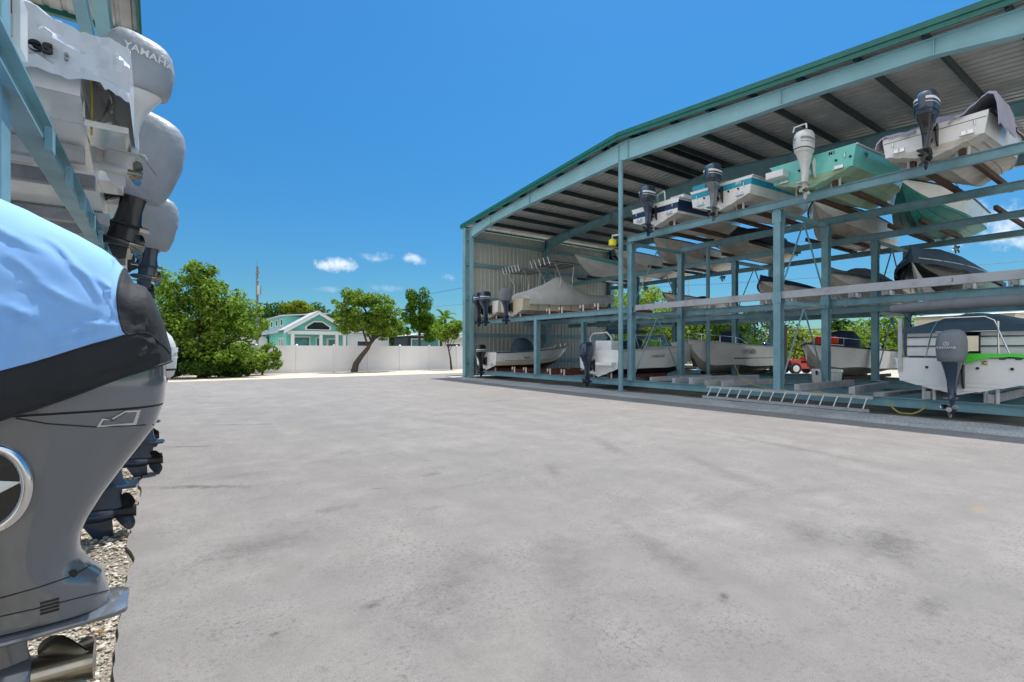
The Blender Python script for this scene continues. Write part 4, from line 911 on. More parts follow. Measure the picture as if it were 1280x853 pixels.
tp.loft(rings, True, True, wrap=False); tag(tp.build('tarpaulin', M['c_tarp'], sharp=70), 'bright blue tarpaulin heaped over a stack behind the racks', 'tarpaulin')
for y, lb in ((9.0, 'orange life jacket nearer the console, on the skiff foredeck'), (8.55, 'orange life jacket at the outer edge of the skiff foredeck')):
    b = MB(); b.loft([sell(21.1, y, z, a_, b2, 14, 2.6) for z, a_, b2 in ((1.80, .14, .12), (1.86, .19, .17), (2.0, .19, .18), (2.10, .13, .13), (2.12, .05, .05))])
    tag(b.build('life_jacket', M['orange']), lb, 'life jacket')
# ================================================================== left-hand racks
# foreground motor, boat and cover -------------------------------------------------
YC = 2.92
FB = thing('motor_boat', 'boat under light blue cover with huge grey motor in the left foreground', 'boat', (-1.1, YC, .45), PI, 'boats stored on racks')
h = Hull(7.2, 2.3, 1.05, .5, 20)
boat_hull(FB, h, ['bottom', 'gel'], S12(0, 0, [1] * 6), rub='rub')
FX = Matrix.Translation((-1.1, YC, .45)) @ Matrix.Rotation(PI, 4, 'Z'); FI = FX.inverted()
prof = [(1.66, .000, .24), (1.56, .024, .285), (1.45, .026, .292), (1.352, .018, .288), (1.342, .014, .284), (1.245, -.016, .276), (1.16, -.072, .268), (1.08, -.128, .258), (.97, -.2, .24), (.86, -.26, .218), (.80, -.283, .205), (.765, -.29, .198), (.708, -.29, .188), (.655, -.265, .178), (.60, -.213, .168), (.53, -.196, .155), (.47, -.181, .145)]
def erow(z, xa, w, n_=40):
    xf = -1.02 if z > 1.2 else -1.02 + .22 * min(1, (1.2 - z) / .5); pts = []
    for i in range(n_):
        t_ = 2 * PI * i / n_; c, s_ = math.cos(t_), math.sin(t_)
        cx = (xa + xf) / 2; a_ = (xa - xf) / 2
        pts.append((cx + a_ * math.copysign(abs(c) ** (2 / 2.9), c), YC + w * math.copysign(abs(s_) ** (2 / 2.9), s_), z))
    return pts
b = MB()
def dense(pr, k=3):
    out = []
    for p, q in zip(pr[:-1], pr[1:]):
        for i in range(k): out.append(tuple(p[j] + (q[j] - p[j]) * i / k for j in range(3)))
    return out + [pr[-1]]
b.loft([erow(*p) for p in dense([(1.75, -.03, .2)] + prof[:4], 3)], True, True)
b.loft([erow(*p) for p in dense(prof[4:], 2)], True, True)
EM = b.build('outboard_motor', M['eng_grey'], FB, FI, sharp=28)
sm = MB()
def flank(x, z, off=.002):
    """point on the camera-side flank of the motor"""
    zz = [p[0] for p in prof][::-1]; xa = np.interp(z, zz, [p[1] for p in prof][::-1]); w_ = np.interp(z, zz, [p[2] for p in prof][::-1])
    xf = -1.02 if z > 1.2 else -1.02 + .22 * min(1, (1.2 - z) / .5)
    q = min(1, abs((x - (xa + xf) / 2) / ((xa - xf) / 2))); return (x, YC - w_ * (1 - q ** 2.9) ** (1 / 2.9) - off, z)
def fl(px, py, off=.002):
    p = at(px, py, Y=YC - .26)
    for _ in range(4): p = at(px, py, Y=flank(p.x, p.z, 0)[1])
    return Vector((p.x, p.y - off, p.z))
def pxpath(pts, k=6):
    out = []
    for p, q in zip(pts[:-1], pts[1:]):
        for i in range(k): out.append((p[0] + (q[0] - p[0]) * i / k, p[1] + (q[1] - p[1]) * i / k))
    return out + [pts[-1]]
for path in ([(0, 748), (50, 734), (85, 722), (100, 715), (112, 707)], [(0, 771), (50, 760), (100, 747), (136, 738)], [(20, 523), (60, 530), (120, 534), (192, 531)]):
    sm.tube([fl(*p, .0) for p in pxpath(path)], .0028, 6); sm.build('panel_seam', M['rub'], EM, FI); sm = MB()
sm.loft([erow(z, x_, w_ - .001) for z, x_, w_ in ((1.353, .017, .285), (1.341, .013, .281))], False, False)
sm.build('panel_seam', M['rub'], EM, FI)
bd = MB(); po = [(121, 534), (128, 523), (139, 523.5), (157, 513.5), (176, 512.5), (170.5, 531)]; pi_ = [(127, 532), (131, 526), (141, 526.5), (158, 516), (171.5, 515.5), (167, 528.5)]
bd.add([fl(*p, .003) for p in po] + [fl(*p, .008) for p in po], [(0, 1, 2, 3, 4, 5), (6, 7, 8, 9, 10, 11)] + [(i, (i + 1) % 6, 6 + (i + 1) % 6, 6 + i) for i in range(6)])
em2 = bd.build('emblem', M['steel'], EM, FI)
bd = MB(); bd.add([fl(*p, .0085) for p in pi_] + [fl(*p, .0105) for p in pi_], [(0, 1, 2, 3, 4, 5), (6, 7, 8, 9, 10, 11)] + [(i, (i + 1) % 6, 6 + (i + 1) % 6, 6 + i) for i in range(6)]); bd.build('emblem_inlay', M['eng_grey'], em2, FI) if 0 else bd.build('emblem_inlay', M['eng_grey'], EM, FI)
rc = fl(-16, 611, 0); rg = MB()
rg.tube([(rc.x + .112 * math.cos(a_), rc.y - .022, rc.z + .155 * math.sin(a_)) for a_ in np.linspace(0, 2 * PI, 49)[:-1]], .02, 12, closed=True); rg.build('chrome_ring', M['steel'], EM, FI)
rg = MB(); rg.prism([(rc.x + .102 * math.cos(a_), rc.z + .145 * math.sin(a_)) for a_ in np.linspace(0, 2 * PI, 33)[:-1]], lambda u, v, t_: (u, t_, v), rc.y - .014, rc.y + .03); rg.build('ring_disc', M['eng_black'], EM, FI)
rg = MB(); S = []
for k in range(6):
    a_ = R(8) + k * PI / 3; rr_ = .098 if k % 2 == 0 else .032; S.append((rc.x + rr_ * math.cos(a_), rc.z + rr_ * 1.1 * math.sin(a_)))
rg.add([(u, rc.y - .02, v) for u, v in S] + [(rc.x, rc.y - .036, rc.z)], [(i, (i + 1) % 6, 6) for i in range(6)]); rg.build('star_emblem', M['gel_clean'], EM, FI)
vt = MB()
for k in range(4):
    vt.bar(fl(50, 768 - k * 4.4, .001), fl(74, 761.5 - k * 4.4, .001), .006, .008, up=(0, 0, 1))
vt.build('vent_slot', M['rub'], EM, FI)
pg = MB(); p = fl(91, 717, -.002); pg.tube([p, p + Vector((0, -.008, 0))], .017, 16); pg.tube([p + Vector((0, -.008, 0)), p + Vector((0, -.010, 0))], .009, 12); pg.build('flush_plug', M['rub'], EM, FI)
# anti-ventilation plate, trim fin, lower leg, gearcase
lw = MB()
lw.loft([[(x, YC + yy * w_, .445 + zz) for yy, zz in ((-1, -.008), (-1.02, 0), (-1, .010), (-.6, .024), (.6, .024), (1, .010), (1.02, 0), (1, -.008), (.6, -.012), (-.6, -.012))] for x, w_ in ((-1.0, .09), (-.85, .16), (-.5, .185), (-.25, .16), (-.16, .145), (-.125, .12), (-.118, .10))], True, True)
lw.prism([(-.15, .437), (-.22, .437), (-.19, .405), (-.165, .395), (-.145, .40)], lambda u, v, t_: (u, t_, v), YC - .012, YC + .012)
lw.loft([[(-.66 + a_ * math.cos(t_), YC + .045 * math.sin(t_) * abs(math.sin(t_)) ** .2, z) for t_ in np.linspace(0, 2 * PI, 21)[:-1]] for z, a_ in ((.435, .205), (.34, .2), (.27, .215))], True, True)
lw.tube([(-1.05, YC, .21), (-1.0, YC, .21), (-.9, YC, .21), (-.75, YC, .21), (-.55, YC, .21), (-.46, YC, .21), (-.442, YC, .21)], [.01, .05, .075, .082, .084, .08, .072], 24)
lw.prism([(-.55, .14), (-.9, .14), (-.75, .02), (-.64, .005), (-.57, .02)], lambda u, v, t_: (u, t_, v), YC - .011, YC + .011)
lw.build('lower_unit', M['eng_grey'], EM, FI, sharp=40)
pp = MB(); propeller(pp, .44, .21, .185, .075, .20, rot=.25); pp.build('propeller', M['prop'], EM, FI @ Matrix.Translation((0, YC, 0)) @ Matrix.Rotation(PI, 4, 'Z'))
# the canvas: blue top, black skirt and black rear panel
CR = []; NX, NV = 60, 120
CREASE = [((-.10, 1.63), (-.02, 1.64), .010), ((-.13, 1.66), (-.36, 1.60), .014), ((-.12, 1.70), (-.30, 1.71), .012), ((-.16, 1.73), (-.42, 1.62), .012), ((-.22, 1.90), (-.10, 1.74), .012), ((-.30, 1.95), (-.17, 1.80), .009), ((-.45, 1.86), (-.24, 1.78), .012), ((-.55, 1.78), (-.30, 1.66), .012), ((-.52, 1.97), (-.34, 1.86), .009), ((-.40, 2.06), (-.24, 1.92), .008), ((-.6, 1.70), (-.34, 1.75), .010), ((-.6, 1.60), (-.42, 1.70), .012), ((-.2, 1.62), (-.2, 1.76), .009), ((-.28, 1.60), (-.26, 1.70), .010), ((-.36, 1.56), (-.30, 1.66), .010), ((-.45, 1.53), (-.40, 1.64), .010), ((-.62, 2.08), (-.36, 2.0), .010), ((-.03, 1.80), (-.07, 1.62), .012), ((.0, 1.72), (-.06, 1.55), .012), ((-.12, 1.52), (-.02, 1.60), .012), ((-.25, 1.47), (-.12, 1.56), .008), ((-.4, 1.42), (-.25, 1.46), .007)]
def crease(x, z):
    s_ = 0
    for (x0, z0), (x1, z1), a_ in CREASE:
        dx, dz = x1 - x0, z1 - z0; L2 = dx * dx + dz * dz; q = ((x - x0) * dx + (z - z0) * dz) / L2
        d = ((x - x0) * dz - (z - z0) * dx) / L2 ** .5 + .012 * math.sin(q * 5)
        e = max(0, 1 - abs(q - .5) * 1.7)
        s_ += a_ * e * (math.exp(-(d / .009) ** 2) - .6 * math.exp(-((d - .02) / .016) ** 2))
    return s_
def zt_(x): return np.interp(-x, [-.05, -.02, .03, .1, .2, .3, .45, .6, 1.0, 1.6, 3, 5, 7.4], [1.58, 1.71, 1.85, 1.955, 2.04, 2.10, 2.18, 2.24, 2.38, 2.5, 2.55, 2.4, 1.95])
def zb_(x): return np.interp(-x, [-.05, .0, .12, .3, .5, .8, 1.2, 7.4], [1.545, 1.53, 1.49, 1.41, 1.335, 1.27, 1.2, 1.3])
def ws_(x): return np.interp(-x, [-.05, -.03, 0, .06, .2, .5, .8, 1.3, 2, 5, 7, 7.4], [.06, .16, .23, .275, .305, .335, .42, 1.0, 1.22, 1.2, .5, .15])
xs_ = [.045 - .045 * (1 - math.cos(min(1, i / 8) * PI / 2)) if i < 8 else 0 - (i - 8) * .011 for i in range(72)]; xs_ = sorted(set(xs_ + list(np.linspace(xs_[-1] - .05, -7.4, 30))), reverse=True)
JS = 16; JS2 = NV - JS
for x in xs_:
    ring = []; zb, zt2, w_ = zb_(x), zt_(x), ws_(x); zs_ = zb + min(.155, (zt2 - zb) * .42) + .02 * max(0, min(1, -x * 4))
    for j in range(NV + 1):
        u = j / NV * 2 - 1; sg = -1 if u < 0 else 1; jj = j if sg < 0 else NV - j
        if jj <= JS: q = jj / JS; z = zb + (zs_ - zb) * q; yy = w_ * (1.0 + .04 * math.sin(q * PI))
        else:
            q = (jj - JS) / (NV / 2 - JS); th = q * PI / 2
            z = zs_ + (zt2 - zs_) * math.sin(th) ** .95; yy = w_ * max(0, math.cos(th)) ** .62
        wav = (.010 * noise.noise(Vector((x * 5 + z * 7, z * 4, 2.))) + .012 * noise.noise(Vector((x * 2.2 - z * 6, yy * 2, 7.))) + .002 * noise.noise(Vector((x * 16, z * 12, 4)))) * (1 if jj > JS else .7)
        fold = .010 * max(0, math.sin((x * .6 + z * 1.0) * 34 + 2.2 * noise.noise(Vector((x * 2, z * 2, 0))))) * max(0, 1 - abs(z - zs_ - .12) / .22) * (1 if x < -.1 else .3)
        bulge = .035 * (1 - min(1, abs((z - (zs_ + .17)) / .2)) ** 2) if -.16 < x < -.06 and jj > JS else 0
        fold = crease(x, z) * (1 if sg < 0 else .4) if x > -.8 else 0
        ring.append((x - bulge, YC + sg * (yy + wav + fold), z + wav * .8))
    CR.append(ring)
cv = MB(); IX = min(range(len(xs_)), key=lambda i: abs(xs_[i] + .11))
cv.loft(CR, True, True, lambda i, j: 1 if i < IX or j < JS or j >= JS2 else 0, True, wrap=False)
CV = cv.build('boat_cover', [M['c_blue'], M['c_black']], FB, FI, sharp=80)
hm = MB(); hm.tube([CR[i][JS] for i in range(3, 75)], .004, 6); hm.tube([CR[IX][j] for j in range(JS, JS2 + 1)], .0045, 6); hm.tube([CR[i][0] for i in range(1, 75)], .006, 6); hm.build('hem', M['c_black'], CV, FI)
# following boats on the ground ----------------------------------------------------
gl = [('grey blue outboard boat, second from the camera at ground level on the left', 5.45, 'eng_grey', 'eng_navy', 'gel', None),
      ('boat with white motor, third from the camera at ground level on the left', 7.75, 'eng_white', 'eng_navy', 'gel', None),
      ('boat with navy motor, fourth from the camera at ground level on the left', 9.95, 'eng_navy', 'eng_navy', 'cream', None)]
for lb, y, cw_, lg, sd, cov in gl:
    h = Hull(6.2, 2.15, .95, .4, 18); t = boat(lb, (-.76 if y < 6 else -.56 if y < 8 else -.60, y, .43), PI, h, ['bottom', sd], S12(0, 0, [1] * 6), rub='rub')
    outboard(t, .0, 1.04, cowl=cw_, leg=lg, prop='prop_dark', rot=.0 if y < 6 else .5); console(t, 2.6, .5)
# middle level: shrink-wrapped boat and two more -----------------------------------
h = Hull(7.0, 2.3, .76, .5, 19)
t = boat('white shrink-wrapped boat with grey covered white motor, overhead at left', (-.52, 6.25, 3.30), PI, h, ['gel', 'gel'], S12(0, 0, [1] * 6), rub='rub_white')
e_ = outboard(t, .27, .82, tilt=-7, leg='eng_white', cover='c_silver', prop='prop')
side_text('YAMAHA', e_, Matrix.Translation((0, 0, .27)) @ Matrix.Scale(.82, 4) @ Matrix.Translation((-.05, 0, .62)) @ Matrix.Rotation(R(-7), 4, 'Y') @ Matrix.Translation((.05, 0, -.62)), -.47, 1.17, .115, 'alu_white', .12)
c = MB(); rings = []
for i in range(110):
    u = (i / 109) ** 1.7; tt = u * .96; bb_ = h.b(tt) + .05; zs_ = h.zs(tt); x = h.x(tt) + .16 * tt * tt * (zs_ - h.k(tt)) - .32 * max(0, 1 - u * 7)
    hh_ = np.interp(u, [0, .03, .12, .25, .5, .8, 1], [-.02, .05, .34, .68, 1.1, .8, .12]); ring = []
    for j in range(81):
        s_ = j / 80 * 2 - 1; a_ = abs(s_)
        P = [(0, hh_), (.42, hh_ * .93), (.62, hh_ * .55), (.82, -.02 + .1 * min(1, u * 8)), (1, -.44 + .05 * math.sin(u * 30) - .04 * (u < .02))]
        Yp = [0, bb_ * .42, bb_ * .82, bb_, bb_ * .985]
        q = [0, .35, .58, .80, 1.0]
        y = np.interp(a_, q, Yp); z = np.interp(a_, q, [p[1] for p in P])
        cr = .10 * (abs(noise.noise(Vector((x * 2.4 + z * 1.5, y * 2.4, z * 3.2)))) - .2) + .075 * abs(noise.noise(Vector((x * 5 - z * 4, z * 6, y * 5)))) + .03 * abs(noise.noise(Vector((x * 13, z * 15, y * 9))))
        ring.append((x, math.copysign(y + cr, s_), zs_ + z + cr))
    rings.append(ring)
c.loft(rings, True, True, 0, True, wrap=False); W_ = c.build('shrink_wrap', M['wrap'], t, sharp=18)
lettering('es', .165, frame_matrix((.205, h.b(.05) + .105, .56), (-1, 0, 0), (0, -.22, 1)), M['black_ink'], W_, .012, bold=.005)
lettering(':', .11, frame_matrix((.06, h.b(.05) + .105, .53), (-1, 0, 0), (0, -.22, 1)), M['grey_ink'], W_, .012, bold=.006)
tb = MB(); tb.bx(-.30, -.01, .35, .85, .15, .20); tb.bx(-.02, -.004, .30, .9, .2, .36); tb.build('trim_tab', M['steel'], t)
st = MB(); st.bx(-.004, .12, .55, 1.0, .40, .56); st.build('transom_scupper_box', M['gel_clean'], t)
yr = MB(); yr.tube([(-.05, .95, .68), (-.06, .85, .40), (-.05, .78, .1)], .008, 6); yr.build('tie_line', M['rope_y'], t)
yr = MB()
for y0 in (.18, .3): yr.tube([(-.07, y0, .62), (-.35, y0 * .8 + .05, .2), (-.50, .16, .02)], .0016, 5)
yr.build('wrap_line', M['mech'], t)
stn = MB(); stn.loft([[(x, h.section(.1)[6][0] * q - .02 + .006, .33 + .0) for q in (1, .96)] for x in (.1, .2)], False, False, wrap=False)
h = Hull(6.6, 2.3, .95, .45, 18)
t = boat('plain white boat with silver covered motor, second overhead at left', (-.62, 8.85, 3.33), PI, h, ['gel', 'gel'], S12(0, 0, [1] * 6), rub='rub_white')
outboard(t, .06, 1.14, leg='eng_black', cover='c_silver', prop='prop', tilt=-12, low=True)
for y0, y1 in ((.3, .95), (-.95, -.3)): q = MB(); q.bx(-.22, -.002, y0, y1, .35, .52); q.build('swim_platform', M['gel'], t)
fitted_cover(t, h, 'c_light', lambda q_: .3, seed=31)
h = Hull(6.0, 2.2, .85, .4, 18)
t = boat('cream boat with dark covered motor, farthest overhead at left', (-.45, 12.1, 3.33), PI, h, ['cream', 'cream'], S12(0, 0, [1] * 6), rub='rub')
outboard(t, -.08, .98, leg='eng_navy', cover='c_silver', prop='prop', tilt=-6, low=True)
h = Hull(5.6, 2.0, .8, .4, 18)
t = boat('boat with small grey covered motor peeking out below the far roof corner at left', (-.62, 14.9, 3.3), PI, h, ['gel', 'gel'], S12(0, 0, [1] * 6), rub='rub')
outboard(t, -.05, .9, leg='eng_navy', cover='c_grey')
p0 = at(-20, 8, Y=4.15); p1 = at(27, 62, Y=4.15)
b = MB(); sx = p1.x; b.bx(sx - .9, sx, 4.12, 4.32, p1.z, p1.z + .32); fr_ = tag(b.build('trim_board', M['gel_clean']), 'white framed board with a brown wooden inset at the top left corner', 'board')
b = MB(); b.bx(sx - .88, sx - .035, 4.105, 4.118, p1.z + .185, p1.z + .275); b.build('wooden_inset', M['red_wood'], fr_)
b = MB(); b.bx(sx - .88, sx - .03, 4.108, 4.118, p1.z + .05, p1.z + .175); b.build('inner_panel', M['deck'], fr_)
for x in (sx - .5, sx - .85):
    b = MB(); b.bar((x, 4.22, 3.26), (x, 4.22, p1.z - .002), .05, .05); b.build('leg', M['alu'], fr_)
# ================================================================== fence, houses, trees beyond the yard
FY = 35.75
FN = thing('fence', 'long white vinyl privacy fence along the far end of the yard', 'fence', (12, FY, 0))
xs_f = np.arange(-12, 33, 2.44)
for a_, b_ in zip(xs_f[:-1], xs_f[1:]):
    p = MB(); us = []; k = 12
    for i in range(k):
        u = a_ + .07 + (b_ - a_ - .14) * i / k; w_ = (b_ - a_ - .14) / k
        us += [(u, 0), (u + w_ * .94, 0), (u + w_ * .95, .004), (u + w_ * .99, .004)]
    us.append((b_ - .07, 0))
    p.loft([[(u, FY - .018 + h_, z) for u, h_ in us] for z in (.1, 1.74)], False, False, 0, False, wrap=False)
    p.loft([[(u, FY + .018 + h_, z) for u, h_ in us] for z in (.1, 1.74)], False, False, 0, False, wrap=False)
    p.bx(a_ + .066, b_ - .066, FY - .03, FY + .03, 1.74, 1.86); p.bx(a_ + .066, b_ - .066, FY - .03, FY + .03, .02, .1); p.build('fence_panel', M['fence'], FN)
for x in xs_f:
    p = MB(); p.bx(x - .065, x + .065, FY - .065, FY + .065, 0, 1.9); p.add([(x - .075, FY - .075, 1.9), (x + .075, FY - .075, 1.9), (x + .075, FY + .075, 1.9), (x - .075, FY + .075, 1.9), (x, FY, 1.97)], [(0, 1, 4), (1, 2, 4), (2, 3, 4), (3, 0, 4), (0, 1, 2, 3)]); p.build('fence_post', M['fence'], FN)
local(FN)
# mint house ---------------------------------------------------------
HX0, HX1, HY0, HY1, XR = 8.15, 12.45, 41.2, 52.0, 10.3
HS = thing('house', 'small mint green house with white trim and pale metal gable roof behind the fence', 'house', (XR, 46, 0))
m = MB(); m.prism([(HX0, 0), (HX1, 0), (HX1, 3.05), (XR, 4.35), (HX0, 3.05)], lambda u, v, t_: (u, t_, v), 42.4, HY1); m.build('wall', M['mint_wall'], HS)
m = MB(); m.prism([(HX0 + .05, 3.0), (HX1 - .05, 3.0), (XR, 4.42)], lambda u, v, t_: (u, t_, v), HY0 + .25, HY0 + .35); m.build('gable_wall', M['mint_wall'], HS)
m = MB(); gz = lambda x: 4.66 - abs(x - XR) * .60
for sg in (-1, 1):
    xe = XR + sg * 2.55
    m.prism([(XR, 4.60), (xe, gz(xe) - .06), (xe, gz(xe) + .0), (XR, 4.66)], lambda u, v, t_: (u, t_, v), HY0 - .15, HY1 + .2)
rf = m.build('roof', M['metal_roof'], HS)
m = MB()
for sg in (-1, 1):
    xe = XR + sg * 2.58; m.prism([(XR, 4.36), (xe, gz(xe) - .30), (xe, gz(xe) - .065), (XR, 4.595)], lambda u, v, t_: (u, t_, v), HY0 - .17, HY0 - .08)
m.build('barge_board', M['white_trim'], rf)
m = MB(); m.bx(HX0 - .1, HX1 + .1, HY0 + .1, HY0 + .24, 2.78, 3.05); m.build('porch_beam', M['white_trim'], HS)
for x in (HX0 + .25, XR + .2, HX1 - .7, HX1 - .1):
    m = MB(); m.bx(x - .11, x + .11, HY0 + .06, HY0 + .28, 0, 2.78); m.build('porch_post', M['white_trim'], HS)
m = MB(); m.prism([(XR - 1.0, 3.12), (XR + 1.0, 3.12), (XR + 1.0, 3.42), (XR + .35, 3.86), (XR - .35, 3.86), (XR - 1.0, 3.42)], lambda u, v, t_: (u, t_, v), HY0 + .16, HY0 + .245); wq = m.build('window', M['white_trim'], HS)
m = MB(); m.prism([(XR - .85, 3.2), (XR + .85, 3.2), (XR + .85, 3.38), (XR + .3, 3.75), (XR - .3, 3.75), (XR - .85, 3.38)], lambda u, v, t_: (u, t_, v), HY0 + .13, HY0 + .155); m.build('pane', M['glass'], wq)
def win(root, x0, x1, z0, z1, y, gm='glass', axis='y'):
    m = MB(); t_ = .09
    B = (lambda a, b_, c, d, e, f: m.bx(a, b_, e, f, c, d)) if axis == 'y' else (lambda a, b_, c, d, e, f: m.bx(e, f, a, b_, c, d))
    B(x0, x1, z0, z0 + t_, y - .05, y - .003); B(x0, x1, z1 - t_, z1, y - .05, y - .003); B(x0, x0 + t_, z0 + t_, z1 - t_, y - .05, y - .003); B(x1 - t_, x1, z0 + t_, z1 - t_, y - .05, y - .003)
    w_ = m.build('window', M['white_trim'], root); m = MB()
    B = (lambda a, b_, c, d, e, f: m.bx(a, b_, e, f, c, d)) if axis == 'y' else (lambda a, b_, c, d, e, f: m.bx(e, f, a, b_, c, d))
    B(x0 + t_, x1 - t_, z0 + t_, z1 - t_, y - .02, y - .004); m.build('pane', M[gm], w_)
    return w_
win(HS, HX0 + .45, XR - .35, .9, 2.65, 42.4, 'glass_teal'); win(HS, XR + .05, XR + .55, .9, 2.6, 42.4, 'glass_teal')
m = MB(); m.bx(XR + .9, XR + 1.75, 42.33, 42.395, .1, 2.55); d_ = m.build('door', M['white_trim'], HS)
m = MB(); m.bx(XR + 1.05, XR + 1.6, 42.315, 42.328, .5, 2.4); m.build('door_glass', M['glass_teal'], d_)
for y0 in (43.2, 43.9, 44.6): win(HS, y0, y0 + .62, 1.0, 2.55, HX0, 'glass', 'x')
# raised clerestory with three small windows
m = MB(); m.bx(HX0 + .25, XR + 1.2, 44.3, HY1 - .2, 3.0, 4.35); m.build('dormer_wall', M['mint_wall'], HS)
m = MB(); m.prism([(HX0 - .15, 4.30), (XR + 1.4, 4.62), (XR + 1.4, 4.72), (HX0 - .15, 4.40)], lambda u, v, t_: (u, t_, v), 43.9, HY1 + .1); m.build('dormer_roof', M['metal_roof'], HS)
for y0 in (45.0, 47.2, 49.6): win(HS, y0, y0 + .9, 3.55, 4.2, HX0 + .25, 'glass', 'x')
m = MB(); m.prism([(HX0 - .55, 2.9), (HX0 + .25, 3.3), (HX0 + .25, 3.4), (HX0 - .55, 3.0)], lambda u, v, t_: (u, t_, v), 43.4, HY1 + .2); m.build('eave_roof', M['metal_roof'], HS)
local(HS)
# trailers and low buildings beyond the fence -------------------------
def trailer(label, x0, x1, y0, y1, z, wallm='rv', wins=(), roofm='metal_roof', gl='glass', name='trailer_home'):
    t_ = thing(name, label, 'trailer home', ((x0 + x1) / 2, (y0 + y1) / 2, 0))
    m = MB(); m.prism([(x0, .3), (x1, .3), (x1, z - .2), (x1 - .15, z), (x0 + .15, z), (x0, z - .2)], lambda u, v, t2: (u, t2, v), y0, y1); m.build('wall', M[wallm], t_)
    m = MB(); m.prism([(x0 - .15, z + .01), (x1 + .15, z + .01), ((x0 + x1) / 2, z + .28)], lambda u, v, t2: (u, t2, v), y0 - .2, y1 + .2); m.build('roof', M[roofm], t_)
    for wx0, wx1, z0, z1 in wins: win(t_, wx0, wx1, z0, z1, y0, gl)
    for sx in (x0 + .4, x1 - .4): m = MB(); m.bx(sx - .2, sx + .2, y0 + .3, y1 - .3, 0, .3); m.build('support', M['black_iron'], t_)
    local(t_); return t_
trailer('long white trailer left of the mint house, seen through the trees', 2.6, 8.0, 50, 54, 2.75, wins=((3.4, 4.6, 1.3, 2.2), (6.0, 7.2, 1.3, 2.2)))
trailer('white trailer right of the mint house behind the leaning tree', 13.4, 17.2, 44, 48, 3.0, wins=((14.2, 15.6, 1.5, 2.4),))
trailer('dark roofed booth with wide teal glass front beyond the fence', 17.3, 20.6, 40, 43, 2.75, 'purlin', ((17.6, 20.3, 1.1, 2.55),), 'roof_top', 'glass_teal')
trailer('cream trailer with awning window just left of the shed corner', 21.2, 24.6, 42, 46, 2.6, 'cream_wall', ((22, 23.6, 1.2, 2.2),), 'metal_roof')
trailer('white camper with dark window touching the shed corner', 25.2, 29.5, 41, 45, 3.2, 'rv', ((26.2, 28.4, 1.5, 2.6),), 'roof_top')
trailer('cream building behind the deck boat, beyond the hedge', 38.5, 46, 6.5, 11, 3.6, 'cream_wall', ((40, 41.5, 1.4, 2.5),), 'roof_top')
trailer('white roofed low building behind the hedge right of the forklift', 60, 74, 22, 32, 3.9, 'rv', ((62, 64, 1.5, 2.6),), 'roof_top')
# ------------------------------------------------------------------ trees
def add_leaves(name, m, blobs, n_leaf, size, parent, up=.35, sub=15, aspect=.55, sub_r=(.20, .42), fill=.25):
    B = np.array(blobs, float)          # cx cy cz rx ry rz
    subs = []
    for c in B:
        for k in range(sub):
            d = rng.normal(size=3); d /= np.linalg.norm(d); d[2] = d[2] * .9 + .08
            rad = .40 + .68 * rng.random() ** .8; r = rng.uniform(*sub_r)
            subs.append(np.concatenate([c[:3] + d * c[3:] * rad, c[3:] * r]))
    subs = np.array(subs); wt = (subs[:, 3] * subs[:, 4]); wt /= wt.sum()
    idx = rng.choice(len(subs), n_leaf, p=wt); S = subs[idx]
    d = rng.normal(size=(n_leaf, 3)); d /= np.linalg.norm(d, axis=1)[:, None]
    rad = np.where(rng.random(n_leaf) < fill, rng.random(n_leaf) ** .5, .80 + .36 * rng.random(n_leaf))
    P = S[:, :3] + d * S[:, 3:] * rad[:, None]
    nrm = d * .8 + rng.normal(size=(n_leaf, 3)) * .55; nrm[:, 2] += up; nrm /= np.linalg.norm(nrm, axis=1)[:, None]
    a = np.cross(nrm, rng.normal(size=(n_leaf, 3))); a /= np.linalg.norm(a, axis=1)[:, None]; b_ = np.cross(nrm, a)
    s_ = size * rng.uniform(.6, 1.35, n_leaf)[:, None]
    bend = nrm * s_ * .18
    V = np.stack([P - a * s_, P - b_ * s_ * aspect + bend, P + a * s_, P + b_ * s_ * aspect + bend], 1).reshape(-1, 3)
    V[:, 2] = np.maximum(V[:, 2], .03)
    me = bpy.data.meshes.new(name); me.vertices.add(4 * n_leaf); me.vertices.foreach_set('co', V.ravel())
    me.loops.add(4 * n_leaf); me.loops.foreach_set('vertex_index', np.arange(4 * n_leaf)); me.polygons.add(n_leaf)
    me.polygons.foreach_set('loop_start', np.arange(0, 4 * n_leaf, 4)); me.polygons.foreach_set('loop_total', np.full(n_leaf, 4)); me.update(); me.validate()
    me.materials.append(M[m]); o = bpy.data.objects.new(name, me); col.objects.link(o); o.parent = parent
    return subs
def tree(label, loc, blobs, n_leaf, size, m='leaf', trunk=None, r=.14, limbs=7, cat='tree', name='tree', group=None, **kw):
    t_ = thing(name, label, cat, loc, 0, group)
    subs = add_leaves('crown', m, blobs, n_leaf, size, t_, **kw)
    tr = MB(); B = np.array(blobs); top = B[np.argmax(B[:, 2])][:3]
    path = trunk or [(0, 0, -.05), (.05, .02, top[2] * .3), (top[0] * .6, top[1] * .6, top[2] * .62), (top[0], top[1], top[2])]
    k = len(path); tr.tube(path, [r * (1.25 - .95 * i / (k - 1)) for i in range(k)], 9)
    tops = [p for p in subs[rng.permutation(len(subs))[:limbs]]]
    for p in tops:
        q = 0.35 + .5 * rng.random(); i = min(k - 2, int(q * (k - 1))); f_ = q * (k - 1) - i
        s0 = Vector(path[i]).lerp(Vector(path[i + 1]), f_); e = Vector(p[:3]); md = s0.lerp(e, .5) + Vector((0, 0, .12 * (e - s0).length))
        tr.tube([s0, md, e], [r * .42, r * .26, r * .07], 6)
    tr.build('trunk', M['bark'], t_)
    return t_
G1 = 'trees around the yard'
